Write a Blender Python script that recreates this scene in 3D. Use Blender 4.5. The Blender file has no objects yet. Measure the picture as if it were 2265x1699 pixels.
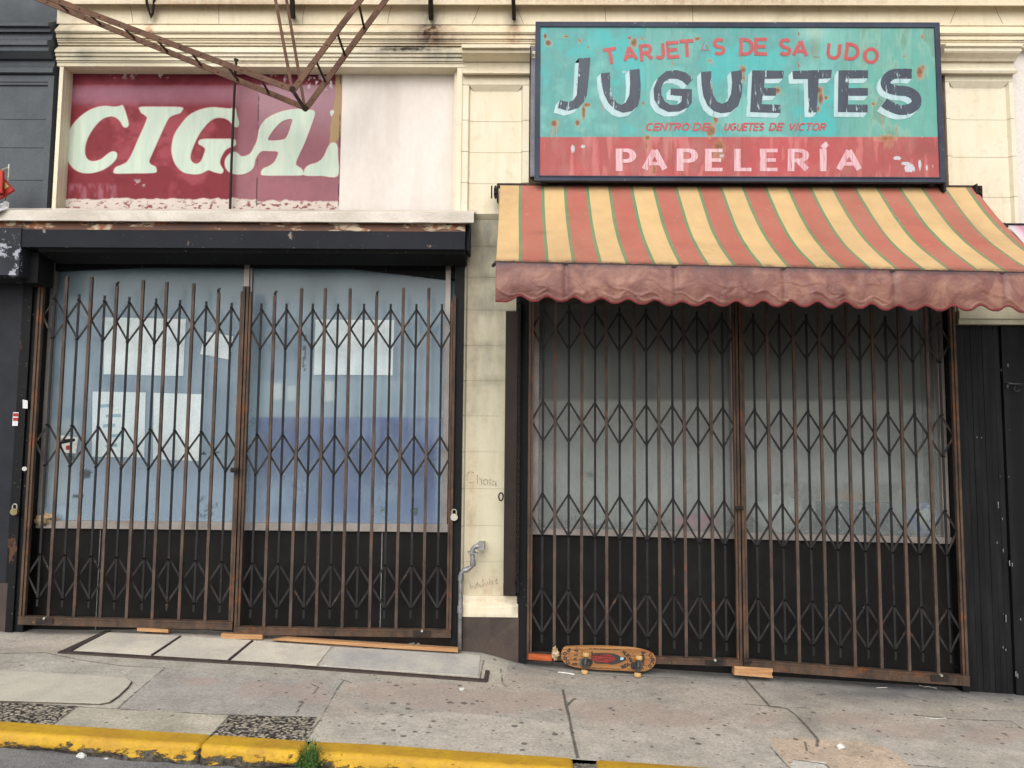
import bpy, math, random
import numpy as np
from mathutils import Vector
from mathutils.geometry import tessellate_polygon
random.seed(7); rng = np.random.default_rng(7)
SC = bpy.context.scene
COL = SC.collection
# ------------------------------------------------------------------ camera
W, H, FPX = 2265.0, 1699.0, 1701.0
PITCH, YAW, ROLL = [math.radians(v) for v in (4.6, 0.7, 0.5)]
def _rx(a): c, s = math.cos(a), math.sin(a); return np.array([[1, 0, 0], [0, c, -s], [0, s, c]])
def _rz(a): c, s = math.cos(a), math.sin(a); return np.array([[c, -s, 0], [s, c, 0], [0, 0, 1]])
RM = _rz(YAW) @ _rx(math.pi / 2 + PITCH) @ _rz(ROLL)
CAMP = np.array([0.0, -6.0, 1.62])
cd = bpy.data.cameras.new('camera'); cam = bpy.data.objects.new('camera', cd); COL.objects.link(cam)
from mathutils import Matrix
mw = Matrix.Identity(4)
for i in range(3):
    for j in range(3): mw[i][j] = RM[i][j]
    mw[i][3] = CAMP[i]
cam.matrix_world = mw
cd.sensor_fit = 'HORIZONTAL'; cd.sensor_width = 36.0; cd.lens = 36.0 * FPX / W
cd.clip_end = 500; cd.clip_start = 0.05
SC.camera = cam
# ------------------------------------------------------------------ light (overcast)
SUN_EL, SUN_AZ = 37.0, 190.0          # azimuth: degrees clockwise from +Y
wd = bpy.data.worlds.new('World'); SC.world = wd; wd.use_nodes = True
nt = wd.node_tree; nt.nodes.clear()
sky = nt.nodes.new('ShaderNodeTexSky'); sky.sky_type = 'NISHITA'; sky.sun_disc = False
sky.sun_elevation = math.radians(SUN_EL); sky.sun_rotation = math.radians(SUN_AZ); sky.air_density = 1.0; sky.dust_density = 4.0
hs = nt.nodes.new('ShaderNodeHueSaturation'); hs.inputs['Saturation'].default_value = 0.30
bg = nt.nodes.new('ShaderNodeBackground'); bg.inputs['Strength'].default_value = 0.115
wo = nt.nodes.new('ShaderNodeOutputWorld')
nt.links.new(sky.outputs[0], hs.inputs['Color']); nt.links.new(hs.outputs[0], bg.inputs['Color']); nt.links.new(bg.outputs[0], wo.inputs['Surface'])
sd = bpy.data.lights.new('sun', 'SUN'); sd.energy = 1.45; sd.angle = math.radians(80); sd.color = (1.0, 0.98, 0.95)
sun = bpy.data.objects.new('sun', sd); COL.objects.link(sun)
_d = Vector((math.sin(math.radians(SUN_AZ)) * math.cos(math.radians(SUN_EL)), math.cos(math.radians(SUN_AZ)) * math.cos(math.radians(SUN_EL)), math.sin(math.radians(SUN_EL))))
sun.rotation_euler = (-_d).to_track_quat('-Z', 'Y').to_euler(); sun.location = (0, -8, 12)
SC.view_settings.view_transform = 'Standard'; SC.view_settings.look = 'None'; SC.view_settings.gamma = 1
SC.view_settings.exposure = 0.42
SC.render.engine = 'CYCLES'; SC.render.resolution_x = 1024; SC.render.resolution_y = 768

# ------------------------------------------------------------------ photo <-> world
def ray(px, py): return RM @ np.array([(px - W / 2) / FPX, -(py - H / 2) / FPX, -1.0])
def P(px, py, Y=0.0):
    d = ray(px, py); t = (Y - CAMP[1]) / d[1]; return CAMP + t * d
GS, GC = -0.0505, -0.032              # the pavement falls to the right
def _ss(a, b, x):
    t = np.clip((np.asarray(x, float) - a) / (b - a), 0, 1); return t * t * (3 - 2 * t)
def gz(x, y=None):
    b = GS * x + GC
    if y is None: return b
    return b + .075 * _ss(-.50, -.02, y) * _ss(-3.9, -2.3, x) * _ss(.12, -.35, x)     # lip up to the left doorway
def G(px, py, dz=0.0):
    d = ray(px, py); b = 0.0
    for _ in range(8):
        t = (GS * CAMP[0] + GC + dz + b - CAMP[2]) / (d[2] - GS * d[0]); p = CAMP + t * d; b = .6 * float(gz(p[0], p[1]) - gz(p[0])) + .4 * b
    return p
def proj(v):
    q = (np.asarray(v) - CAMP) @ RM
    return W / 2 + FPX * q[..., 0] / -q[..., 2], H / 2 - FPX * q[..., 1] / -q[..., 2]
def lin(r, g, b, k=1.0):
    f = lambda c: (c / 12.92 if c <= 0.04045 else ((c + 0.055) / 1.055) ** 2.4)
    return np.array([f(r / 255) * k, f(g / 255) * k, f(b / 255) * k])
# ------------------------------------------------------------------ numpy noise
_perm = rng.random((256, 256))
def vnoise(x, y):
    xi = np.floor(x).astype(int); yi = np.floor(y).astype(int); fx = x - xi; fy = y - yi
    fx = fx * fx * (3 - 2 * fx); fy = fy * fy * (3 - 2 * fy)
    g = lambda a, b: _perm[a % 256, b % 256]
    return (g(xi, yi) * (1 - fx) + g(xi + 1, yi) * fx) * (1 - fy) + (g(xi, yi + 1) * (1 - fx) + g(xi + 1, yi + 1) * fx) * fy
def fbm(x, y, o=4):
    s = 0; a = 0.5; t = 0
    for i in range(o):
        s = s + a * vnoise(x * 2 ** i + 17.3 * i, y * 2 ** i + 9.1 * i); t += a; a *= 0.55
    return s / t
def sstep(a, b, x):
    t = np.clip((x - a) / (b - a), 0, 1); return t * t * (3 - 2 * t)
def blob(px, py, cx, cy, rx, ry): return np.exp(-(((px - cx) / rx) ** 2 + ((py - cy) / ry) ** 2))
def rect(px, py, x0, y0, x1, y1, s=2.0):
    return sstep(x0 - s, x0 + s, px) * sstep(x1 + s, x1 - s, px) * sstep(y0 - s, y0 + s, py) * sstep(y1 + s, y1 - s, py)
def inpoly(px, py, poly):
    r = np.zeros(px.shape, bool); n = len(poly)
    for i in range(n):
        x1, y1 = poly[i]; x2, y2 = poly[(i + 1) % n]
        if y1 == y2: continue
        c = ((y1 > py) != (y2 > py)) & (px < (x2 - x1) * (py - y1) / (y2 - y1) + x1); r ^= c
    return r
def dpoly(px, py, pts):
    d = np.full(px.shape, 1e9)
    for (x1, y1), (x2, y2) in zip(pts[:-1], pts[1:]):
        dx, dy = x2 - x1, y2 - y1; t = np.clip(((px - x1) * dx + (py - y1) * dy) / (dx * dx + dy * dy + 1e-12), 0, 1)
        d = np.minimum(d, np.hypot(px - x1 - t * dx, py - y1 - t * dy))
    return d
def cmix(c, col, f): f = np.clip(f, 0, 1)[:, None]; return c * (1 - f) + np.asarray(col) * f

# ------------------------------------------------------------------ materials
class Mt:
    def __init__(s, name):
        s.m = bpy.data.materials.new(name); s.m.use_nodes = True; s.t = s.m.node_tree; s.t.nodes.clear()
        s.out = s.t.nodes.new('ShaderNodeOutputMaterial'); s._pos = None
    def n(s, ty, **k):
        nd = s.t.nodes.new(ty)
        for a, b in k.items(): setattr(nd, a, b)
        return nd
    def put(s, sock, v):
        if v is None: return
        if isinstance(v, bpy.types.NodeSocket): s.t.links.new(v, sock)
        elif hasattr(v, '__len__') and len(v) == 3 and sock.type == 'RGBA': sock.default_value = (*v, 1)
        else: sock.default_value = v
    def pos(s, st=(1, 1, 1)):
        if s._pos is None: s._pos = s.n('ShaderNodeNewGeometry').outputs['Position']
        if st == (1, 1, 1): return s._pos
        mp = s.n('ShaderNodeMapping'); s.t.links.new(s._pos, mp.inputs[0]); mp.inputs['Scale'].default_value = st; return mp.outputs[0]
    def noise(s, sc, det=4, ro=0.55, st=(1, 1, 1), dist=0):
        nd = s.n('ShaderNodeTexNoise'); s.t.links.new(s.pos(st), nd.inputs['Vector']); nd.inputs['Scale'].default_value = sc
        nd.inputs['Detail'].default_value = det; nd.inputs['Roughness'].default_value = ro; nd.inputs['Distortion'].default_value = dist; return nd.outputs[0]
    def voro(s, sc, st=(1, 1, 1), out='Distance', rnd=1.0, feat='F1'):
        nd = s.n('ShaderNodeTexVoronoi', feature=feat); s.t.links.new(s.pos(st), nd.inputs['Vector']); nd.inputs['Scale'].default_value = sc; nd.inputs['Randomness'].default_value = rnd
        return nd.outputs[out]
    def ramp(s, f, stops, interp='LINEAR'):
        nd = s.n('ShaderNodeValToRGB'); cr = nd.color_ramp; cr.interpolation = interp
        while len(cr.elements) < len(stops): cr.elements.new(0.5)
        for e, (p, c) in zip(cr.elements, stops):
            e.position = p; e.color = (*c, 1) if hasattr(c, '__len__') else (c, c, c, 1)
        s.put(nd.inputs[0], f); return nd.outputs[0]
    def mix(s, f, a, b, mode='MIX'):
        nd = s.n('ShaderNodeMix', data_type='RGBA', blend_type=mode); s.put(nd.inputs[0], f); s.put(nd.inputs[6], a); s.put(nd.inputs[7], b); return nd.outputs[2]
    def th(s, op, a, b=None, c=None, cl=False):
        nd = s.n('ShaderNodeMath', operation=op, use_clamp=cl); s.put(nd.inputs[0], a); s.put(nd.inputs[1], b); s.put(nd.inputs[2], c); return nd.outputs[0]
    def attr(s, name, col=False):
        nd = s.n('ShaderNodeAttribute', attribute_name=name); return nd.outputs['Color' if col else 'Fac']
    def bump(s, h, st=0.3, d=0.01):
        nd = s.n('ShaderNodeBump'); nd.inputs['Strength'].default_value = st; nd.inputs['Distance'].default_value = d; s.put(nd.inputs['Height'], h); return nd.outputs[0]
    def bsdf(s, col, ro=0.7, me=0.0, nrm=None, spec=0.4, alpha=None, link=True, coat=0):
        b = s.n('ShaderNodeBsdfPrincipled'); s.put(b.inputs['Base Color'], col); s.put(b.inputs['Roughness'], ro); s.put(b.inputs['Metallic'], me)
        b.inputs['Specular IOR Level'].default_value = spec
        if coat: b.inputs['Coat Weight'].default_value = coat; b.inputs['Coat Roughness'].default_value = 0.05
        if nrm is not None: s.put(b.inputs['Normal'], nrm)
        if alpha is not None: s.put(b.inputs['Alpha'], alpha)
        if link: s.t.links.new(b.outputs[0], s.out.inputs[0])
        return b.outputs[0]
    def mixsh(s, f, a, b):
        nd = s.n('ShaderNodeMixShader'); s.put(nd.inputs[0], f); s.t.links.new(a, nd.inputs[1]); s.t.links.new(b, nd.inputs[2]); s.t.links.new(nd.outputs[0], s.out.inputs[0]); return nd.outputs[0]
WK = 0.80      # wall albedo relative to the colour seen
GK = 1.04      # ground
def T(r, g, b, k=WK): return tuple(lin(r, g, b, k))
M = {}
def cream(name, c1, c2, c3, bump=0.25):
    m = Mt(name); a = m.noise(1.6, 5, 0.6); b = m.noise(14, 5, 0.65); v = m.noise(5, 4, 0.6, st=(3.5, 3.5, 0.35))
    c = m.mix(m.ramp(a, [(0.35, 0), (0.68, 1)]), c1, c2)
    c = m.mix(m.th('MULTIPLY', m.ramp(v, [(0.5, 0), (0.72, 1)]), 0.45), c, c3)
    c = m.mix(m.th('MULTIPLY', m.ramp(b, [(0.56, 0), (0.8, 1)]), 0.30), c, T(150, 130, 95))
    st = m.attr('stain'); sn = m.th('MULTIPLY', st, m.ramp(m.noise(18, 5, 0.7, st=(1, 1, .5)), [(0.3, 0.25), (0.65, 1.2)]), cl=True)
    c = m.mix(sn, c, T(46, 38, 33)); rs = m.th('MULTIPLY', m.attr('rust'), m.ramp(m.noise(22, 4, 0.7), [(0.35, 0.2), (0.6, 1.1)]), cl=True)
    c = m.mix(rs, c, T(165, 105, 62)); gr = m.th('MULTIPLY', m.attr('grey'), m.ramp(m.noise(9, 5, 0.65, st=(1.5, 1, .7)), [(0.3, 0.2), (0.7, 1.0)]), cl=True)
    c = m.mix(gr, c, T(120, 122, 112))
    sp = m.voro(26); c = m.mix(m.ramp(sp, [(0.035, 0.7), (0.06, 0)]), c, T(110, 95, 75))
    m.bsdf(c, 0.62, nrm=m.bump(m.th('ADD', b, m.noise(90, 3)), bump, 0.004), spec=0.3); M[name] = m.m
cream('cream_paint', T(244, 232, 204), T(236, 221, 188), T(220, 205, 172))
cream('pale_cream', T(240, 231, 208), T(232, 220, 190), T(220, 206, 172))
cream('aged_cream', T(218, 210, 184), T(206, 198, 170), T(190, 182, 154))
def plain(name, c, c2, ro=0.65, me=0.0, sc=6, bump=0.2, spec=0.2, fine=60, st=(1, 1, 1), lo=0.38, hi=0.66):
    m = Mt(name); a = m.noise(sc, 5, 0.62, st=st); col = m.mix(1.0, m.mix(m.ramp(a, [(lo, 0), (hi, 1)]), c, c2), m.ramp(m.noise(75, 4, .7), [(0.3, .84), (0.7, 1.08)]), 'MULTIPLY')
    m.bsdf(col, ro, me, m.bump(m.noise(fine, 4, 0.6), bump, 0.003), spec); M[name] = m.m; return m
def chipped(name, c, c2, chip, amount, ro=0.62, sc=7, st=(1, 1, 1), chip2=None, spec=0.15):
    m = Mt(name); a = m.noise(3, 4); col = m.mix(m.ramp(a, [(0.35, 0), (0.7, 1)]), c, c2)
    f = m.ramp(m.noise(sc, 7, 0.68, st=st), [(amount, 0), (amount + 0.025, 1)])
    cc = chip if chip2 is None else m.mix(m.ramp(m.noise(sc * 2.3, 3), [(0.42, 0), (0.58, 1)]), chip, chip2)
    col = m.mix(f, col, cc)
    f2 = m.ramp(m.noise(45, 3, 0.6), [(0.68, 0), (0.72, 1)]); col = m.mix(m.th('MULTIPLY', f2, 0.5), col, T(150, 150, 145))
    m.bsdf(col, ro, 0, m.bump(m.th('SUBTRACT', m.noise(60, 3), f), 0.3, 0.003), spec); M[name] = m.m
plain('grey_blue_paint', T(90, 96, 101), T(74, 80, 86), 0.6, sc=3, spec=0.3)
plain('dark_blue_paint', T(42, 45, 52), T(33, 35, 40), 0.55, sc=4)
plain('white_board', T(240, 232, 224), T(226, 216, 208), 0.55, sc=2.2, st=(1.4, 1, .4), bump=0.08)
chipped('black_paint', T(36, 38, 45), T(28, 30, 36), T(120, 92, 72), 0.635, chip2=T(150, 140, 130))
chipped('black_soffit', T(30, 30, 31), T(24, 24, 25), T(70, 64, 58), 0.70, ro=0.8)
chipped('black_jamb', T(27, 28, 31), T(22, 22, 24), T(88, 62, 48), 0.62, sc=4, st=(1, 1, .5))
chipped('rusty_band', T(128, 92, 74), T(96, 76, 70), T(225, 205, 178), 0.52, sc=6, st=(.6, 1, 2.5), chip2=T(165, 105, 70))
chipped('peeling_plate', T(56, 58, 66), T(42, 44, 50), T(170, 172, 182), 0.585, sc=9)
plain('flashing_metal', T(225, 216, 204), T(196, 186, 172), 0.42, 0.0, sc=2.5, st=(1, 1, 2), bump=0.25, fine=5)
plain('black_board', T(24, 23, 23), T(38, 37, 35), 0.6, sc=3.5, lo=.45, hi=.8, spec=0.15)
plain('black_planks', T(22, 22, 25), T(42, 42, 43), 0.55, sc=5, lo=.45, hi=.8, st=(2, 1, .3), spec=.15)
plain('alu_frame', T(176, 168, 162), T(150, 142, 136), 0.45, 0.25, sc=8, st=(.5, 1, .5))
plain('brown_steel', T(52, 42, 38), T(40, 34, 32), 0.6, sc=4)
plain('brown_base', T(88, 76, 70), T(68, 60, 57), 0.75, sc=5, bump=0.5, fine=25)
plain('fascia_brown', T(112, 94, 72), T(84, 70, 56), 0.7, sc=5)
plain('galvanised', T(168, 168, 168), T(130, 130, 132), 0.42, 0.5, sc=20)
plain('brass', T(170, 160, 120), T(130, 120, 90), 0.4, 0.6, sc=30)
plain('steel', T(210, 208, 196), T(180, 178, 166), 0.4, 0.5, sc=30)
plain('dark_iron', T(60, 50, 45), T(40, 35, 33), 0.7, sc=20)
plain('fresh_wood', T(208, 164, 118), T(176, 128, 88), 0.7, sc=10, st=(.35, 3, 5))
plain('orange_wood', T(205, 110, 60), T(165, 80, 45), 0.7, sc=10, st=(.5, 3, 3))
plain('crumpled', T(210, 190, 160), T(150, 120, 85), 0.8, sc=30)
plain('white_litter', T(235, 235, 230), T(210, 210, 205), 0.6, sc=30)
plain('red_sign_paint', T(196, 62, 48), T(170, 48, 40), 0.4, sc=6)
plain('sign_yellow', T(196, 190, 130), T(180, 170, 110), 0.5, sc=6)
plain('frame_blue', T(66, 72, 86), T(52, 56, 68), 0.5, sc=7, st=(1, 1, 1))
plain('grey_strip', T(150, 152, 160), T(130, 132, 140), 0.5)
plain('cloth_white', T(240, 240, 242), T(222, 222, 226), 0.7)
plain('wheel_cream', T(218, 180, 120), T(196, 156, 98), 0.45, sc=20)
plain('truck_metal', T(92, 94, 96), T(70, 72, 75), 0.45, 0.5, sc=20)
plain('plastic_white', T(205, 216, 214), T(150, 166, 166), 0.5, sc=12)
plain('plastic_pink', T(214, 112, 150), T(190, 88, 124), 0.5, sc=12)
plain('cardboard', T(150, 128, 105), T(130, 110, 90), 0.8, sc=8)
plain('crate_blue', T(70, 92, 110), T(58, 78, 96), 0.6, sc=8)
plain('bag_blue', T(96, 126, 190), T(80, 106, 170), 0.5, sc=10)
plain('graffiti_ink', T(120, 112, 95), T(140, 130, 110), 0.8, sc=40)
def rusty(name, base, base2, rust, lo, hi, ro=0.68, specks=0.68, spec=0.22):
    m = Mt(name); a = m.noise(4, 4, 0.6, st=(3, 3, 1.4)); col = m.mix(m.ramp(a, [(0.35, 0), (0.65, 1)]), base, base2)
    r = m.ramp(m.noise(8, 5, 0.65), [(lo, 0), (hi, 1)]); col = m.mix(r, col, rust)
    s = m.ramp(m.noise(70, 3, 0.6), [(specks, 0), (specks + .04, 1)]); col = m.mix(m.th('MULTIPLY', s, 0.55), col, T(190, 150, 105))
    m.bsdf(col, ro, 0.1, m.bump(m.noise(120, 4, 0.7), 0.35, 0.002), spec); M[name] = m.m
rusty('rusty_channel', T(100, 84, 74), T(66, 58, 55), T(118, 78, 56), 0.58, 0.74)
rusty('rusty_post', T(100, 79, 64), T(68, 57, 50), T(122, 77, 52), 0.56, 0.72)
rusty('dark_rod', T(42, 42, 45), T(32, 31, 33), T(92, 72, 58), 0.62, 0.74, ro=0.6, specks=0.70)
rusty('link_steel', T(54, 51, 51), T(36, 35, 36), T(108, 84, 62), 0.60, 0.74, ro=0.6)
rusty('truss_rust', T(116, 86, 66), T(98, 72, 58), T(78, 52, 40), 0.52, 0.7, specks=0.70)
rusty('iron_rod', T(70, 58, 52), T(56, 46, 42), T(105, 72, 55), 0.6, 0.7)

def colmat(name, ro=0.6, bump=0.15, fine=40, var=0.18, spec=0.15, coat=0, vs=(1, 1, 1)):
    m = Mt(name); c = m.attr('Col', True); n = m.noise(28, 5, 0.65, st=vs); n2 = m.noise(110, 3, 0.6)
    f = m.ramp(m.th('ADD', m.th('MULTIPLY', n, 0.65), m.th('MULTIPLY', n2, 0.35)), [(0.3, 1 - var), (0.7, 1 + 0.0)])
    col = m.mix(1.0, c, f, 'MULTIPLY'); m.bsdf(col, ro, 0, m.bump(m.noise(fine, 4, 0.6), bump, 0.003), spec, coat=coat); M[name] = m.m; return m
colmat('painted_sheet', 0.55, var=0.12, vs=(1, 1, .5))
colmat('lining_card', 0.85, var=0.10, bump=.05)
colmat('deck_wood', 0.5, var=0.15, vs=(.3, 1, 3))
def signmat():
    m = Mt('sign_enamel'); c = m.attr('Col', True)
    n = m.noise(7, 6, 0.65, st=(1, 1, .5)); c = m.mix(m.th('MULTIPLY', m.ramp(n, [(0.46, 0), (0.7, 1)]), 0.22), c, m.mix(0.5, c, T(205, 215, 205)))
    n3 = m.noise(16, 5, 0.7, st=(3, 1, .4)); c = m.mix(m.th('MULTIPLY', m.ramp(n3, [(0.5, 0), (0.75, 1)]), 0.30), c, T(95, 110, 95))
    rn = m.noise(22, 5, 0.62, st=(1.6, 1, .5)); r = m.attr('rust')
    f = m.ramp(m.th('ADD', r, m.th('MULTIPLY', m.th('SUBTRACT', rn, 0.5), 0.8)), [(0.30, 0), (0.60, .92)])
    rc = m.ramp(m.th('ADD', r, m.th('MULTIPLY', m.th('SUBTRACT', m.noise(45, 4, 0.6), .5), .5)), [(0.35, T(190, 160, 124)), (0.6, T(160, 112, 78)), (0.85, T(104, 68, 48))])
    c = m.mix(f, c, rc); f2 = m.ramp(m.th('ADD', m.attr('scuff'), m.th('MULTIPLY', m.th('SUBTRACT', m.noise(40, 5, .7, st=(2.5, 1, .6)), 0.5), 1.1)), [(0.5, 0), (0.6, 1)])
    c = m.mix(f2, c, T(200, 200, 208)); m.bsdf(c, 0.48, 0, m.bump(m.th('SUBTRACT', m.noise(3, 2), f), 0.25, 0.004), 0.2); M['sign_enamel'] = m.m
signmat()
def paint(name, c, c2, wear=0.62, ro=0.5, streak=(4, 1, .5), sc=14):
    """flaking paint laid over a board: bare board shows through the worn spots"""
    m = Mt(name); n = m.noise(sc, 6, 0.7, st=streak); col = m.mix(m.ramp(m.noise(6, 4, .6, st=streak), [(0.38, 0), (0.64, 1)]), c, c2)
    a = m.ramp(n, [(wear, 1), (wear + 0.05, 0)]); b = m.bsdf(col, ro, link=False); tr = m.n('ShaderNodeBsdfTransparent').outputs[0]; m.mixsh(a, tr, b); M[name] = m.m
paint('paint_navy', T(52, 58, 74), T(62, 74, 88), 0.585, sc=11, streak=(3, 1, .6))
paint('paint_white', T(188, 212, 216), T(165, 200, 202), 0.62)
paint('paint_red', T(192, 84, 84), T(180, 72, 76), 0.60, sc=20)
paint('paint_pink', T(228, 194, 200), T(206, 146, 152), 0.60, streak=(8, 1, .4))
paint('paint_mint', T(205, 218, 198), T(188, 206, 190), 0.80)
paint('paint_halo', T(196, 140, 138), T(180, 118, 118), 0.66)
paint('paint_black', T(36, 30, 27), T(46, 36, 30), 0.72, sc=60, streak=(1, 1, 1))
paint('ink_faint', T(150, 142, 118), T(120, 112, 95), 0.50, sc=70, streak=(1, 1, 1))
def canvas():
    m = Mt('awning_canvas'); sp = m.n('ShaderNodeSeparateXYZ'); m.put(sp.inputs[0], m.pos())
    u = m.attr('su')       # stripe number across the cloth
    fr = m.th('FRACT', m.th('MULTIPLY', u, 0.5)); 
    base = m.ramp(fr, [(0.0, T(232, 198, 142, .92)), (0.5, T(192, 108, 96, .92))], 'CONSTANT')
    f2 = m.th('FRACT', u); g = m.th('LESS_THAN', m.th('ABSOLUTE', m.th('SUBTRACT', f2, 0.5)), 0.435); 
    base = m.mix(g, T(96, 148, 106, .95), base)
    fade = m.ramp(m.noise(2.2, 5, 0.65, st=(1, 1, 1)), [(0.34, .2), (0.66, 1)]); c = m.mix(m.th('MULTIPLY', fade, 0.6), base, m.mix(0.5, base, T(208, 172, 142)))
    sc = m.ramp(m.noise(9, 6, 0.75, dist=1.5), [(0.60, 0), (0.70, 1)]); c = m.mix(m.th('MULTIPLY', sc, 0.45), c, T(222, 188, 162)); gr_ = m.ramp(m.noise(1.1, 6, .7, st=(1.6, 1, 1)), [(0.45, 0), (0.7, 1)]); c = m.mix(m.th('MULTIPLY', gr_, 0.22), c, T(150, 112, 88))
    dirt = m.th('MULTIPLY', m.attr('stain'), m.ramp(m.noise(14, 5, 0.7), [(0.3, 0.2), (0.7, 1.1)]), cl=True); c = m.mix(dirt, c, T(96, 66, 56))
    w = m.th('ADD', m.noise(220, 2), m.th('MULTIPLY', m.noise(5, 4, .6), 2.5)); b = m.bsdf(c, 0.7, 0, m.bump(w, 0.35, 0.006), 0.25, link=False); tl = m.n('ShaderNodeBsdfTranslucent'); m.put(tl.inputs[0], c); m.mixsh(0.22, b, tl.outputs[0]); M['awning_canvas'] = m.m
canvas()
def vinyl():
    m = Mt('valance_vinyl'); n = m.noise(5, 6, 0.65, dist=0.8); c = m.ramp(n, [(0.30, T(106, 66, 61)), (0.50, T(136, 92, 82)), (0.72, T(174, 130, 110))])
    d = m.th('MULTIPLY', m.attr('stain'), m.ramp(m.noise(12, 5, 0.7), [(0.3, 0.3), (0.7, 1.1)]), cl=True); c = m.mix(d, c, T(84, 66, 72))
    rg = lambda sc: m.th('ABSOLUTE', m.th('SUBTRACT', m.noise(sc, 3, 0.5, st=(1, 1, 1.5), dist=.6), .5)); h = m.th('ADD', m.th('MULTIPLY', rg(6), 2.2), m.th('MULTIPLY', rg(14), .9)); m.bsdf(c, 0.46, 0, m.bump(h, 0.36, 0.014), 0.3); M['valance_vinyl'] = m.m
vinyl()
def concrete(name='pavement_concrete'):
    m = Mt(name); c = m.attr('Col', True); n1 = m.noise(3.0, 6, 0.65); n2 = m.noise(55, 4, 0.7); n3 = m.noise(9, 5, 0.65)
    c = m.mix(1.0, c, m.ramp(n1, [(0.3, 0.82), (0.7, 1.12)]), 'MULTIPLY'); c = m.mix(1.0, c, m.ramp(n2, [(0.3, 0.70), (0.72, 1.24)]), 'MULTIPLY'); c = m.mix(1.0, c, m.ramp(m.noise(160, 3, .6), [(0.32, 0.78), (0.7, 1.15)]), 'MULTIPLY'); c = m.mix(m.th('MULTIPLY', m.ramp(m.noise(1.4, 7, .72), [(0.48, 0), (0.72, 1)]), .45), c, T(112, 106, 98, .8)); c = m.mix(1.0, c, m.ramp(n3, [(0.35, 0.9), (0.7, 1.06)]), 'MULTIPLY')
    # exposed stone where the skin of the concrete has worn off
    pk = m.attr('worn'); pm = m.ramp(m.th('ADD', pk, m.th('MULTIPLY', m.th('SUBTRACT', m.noise(6, 7, 0.72), 0.5), 1.3)), [(0.46, 0), (0.62, 1)])
    vc = m.voro(120, out='Color'); pc = m.mix(m.ramp(vc, [(0.2, 0), (0.8, 1)]), T(152, 132, 122, GK), T(176, 158, 146, GK)); pc = m.mix(m.ramp(m.voro(70), [(0.05, 1), (0.14, 0)]), pc, T(205, 195, 185, GK))
    c = m.mix(m.th('MULTIPLY', pm, 0.55), c, pc)
    # pebble aggregate strips
    ag = m.attr('aggregate'); vd = m.voro(48); ac = m.mix(m.ramp(m.voro(48, out='Color'), [(0.25, 0), (0.75, 1)]), T(178, 168, 150, GK), T(128, 122, 112, GK)); ac = m.mix(m.ramp(vd, [(0.42, 0), (0.62, 1)]), ac, T(70, 66, 60, .6))
    c = m.mix(ag, c, ac)
    # trodden gum
    gv = m.n('ShaderNodeTexVoronoi'); m.put(gv.inputs['Vector'], m.pos((1.0, 1.0, 0.0))); gv.inputs['Scale'].default_value = 11.5; gv.inputs['Randomness'].default_value = 1.0
    thr = m.th('MULTIPLY', m.attr('gum'), m.ramp(gv.outputs['Color'], [(0.15, 0.02), (0.5, 0.125), (0.85, 0.23)]))
    gd = m.th('ADD', gv.outputs['Distance'], m.th('MULTIPLY', m.th('SUBTRACT', m.noise(60, 2), 0.5), 0.07)); gm = m.ramp(m.th('SUBTRACT', thr, gd), [(0.0, 0), (0.03, 1)])
    c = m.mix(m.th('MULTIPLY', gm, 0.72), c, T(84, 80, 76, .6))
    g2 = m.n('ShaderNodeTexVoronoi'); m.put(g2.inputs['Vector'], m.pos((1.31, 1.17, 0.0))); g2.inputs['Scale'].default_value = 15.0
    t2 = m.th('MULTIPLY', m.attr('gum'), m.ramp(g2.outputs['Color'], [(0.3, 0.0), (0.6, 0.14), (0.9, 0.24)])); q2 = m.ramp(m.th('SUBTRACT', t2, m.th('ADD', g2.outputs['Distance'], m.th('MULTIPLY', m.th('SUBTRACT', m.noise(80, 3), 0.5), 0.14))), [(0.0, 0), (0.05, 1)])
    c = m.mix(m.th('MULTIPLY', q2, 0.55), c, T(92, 86, 80, .62))
    wv = m.n('ShaderNodeTexVoronoi'); m.put(wv.inputs['Vector'], m.pos((1.3, 1.0, 0.0))); wv.inputs['Scale'].default_value = 4.3
    wm = m.ramp(m.th('ADD', wv.outputs['Distance'], m.th('MULTIPLY', m.noise(50, 3), .06)), [(0.055, 1), (0.075, 0)]); c = m.mix(m.th('MULTIPLY', wm, 0.45), c, T(215, 212, 205, GK))
    # cracks and joints: distance in metres
    cd_ = m.th('ADD', m.attr('crack'), m.th('MULTIPLY', m.th('SUBTRACT', m.noise(40, 5, 0.7), 0.5), 0.016)); cm = m.ramp(cd_, [(0.003, 1), (0.009, 0)])
    c = m.mix(m.th('MULTIPLY', cm, 0.8), c, T(52, 52, 46, GK))
    dm = m.th('MULTIPLY', m.attr('stain'), m.ramp(m.noise(8, 5, 0.7), [(0.25, 0.4), (0.7, 1.1)]), cl=True); c = m.mix(dm, c, T(92, 92, 94, GK))
    h = m.th('SUBTRACT', m.th('ADD', m.th('MULTIPLY', n2, 0.5), m.th('MULTIPLY', m.th('MULTIPLY', ag, vd), -2.0)), m.th('MULTIPLY', cm, 2.0))
    m.bsdf(c, 0.85, 0, m.bump(h, 0.4, 0.006), 0.25); M[name] = m.m
concrete()
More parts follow.
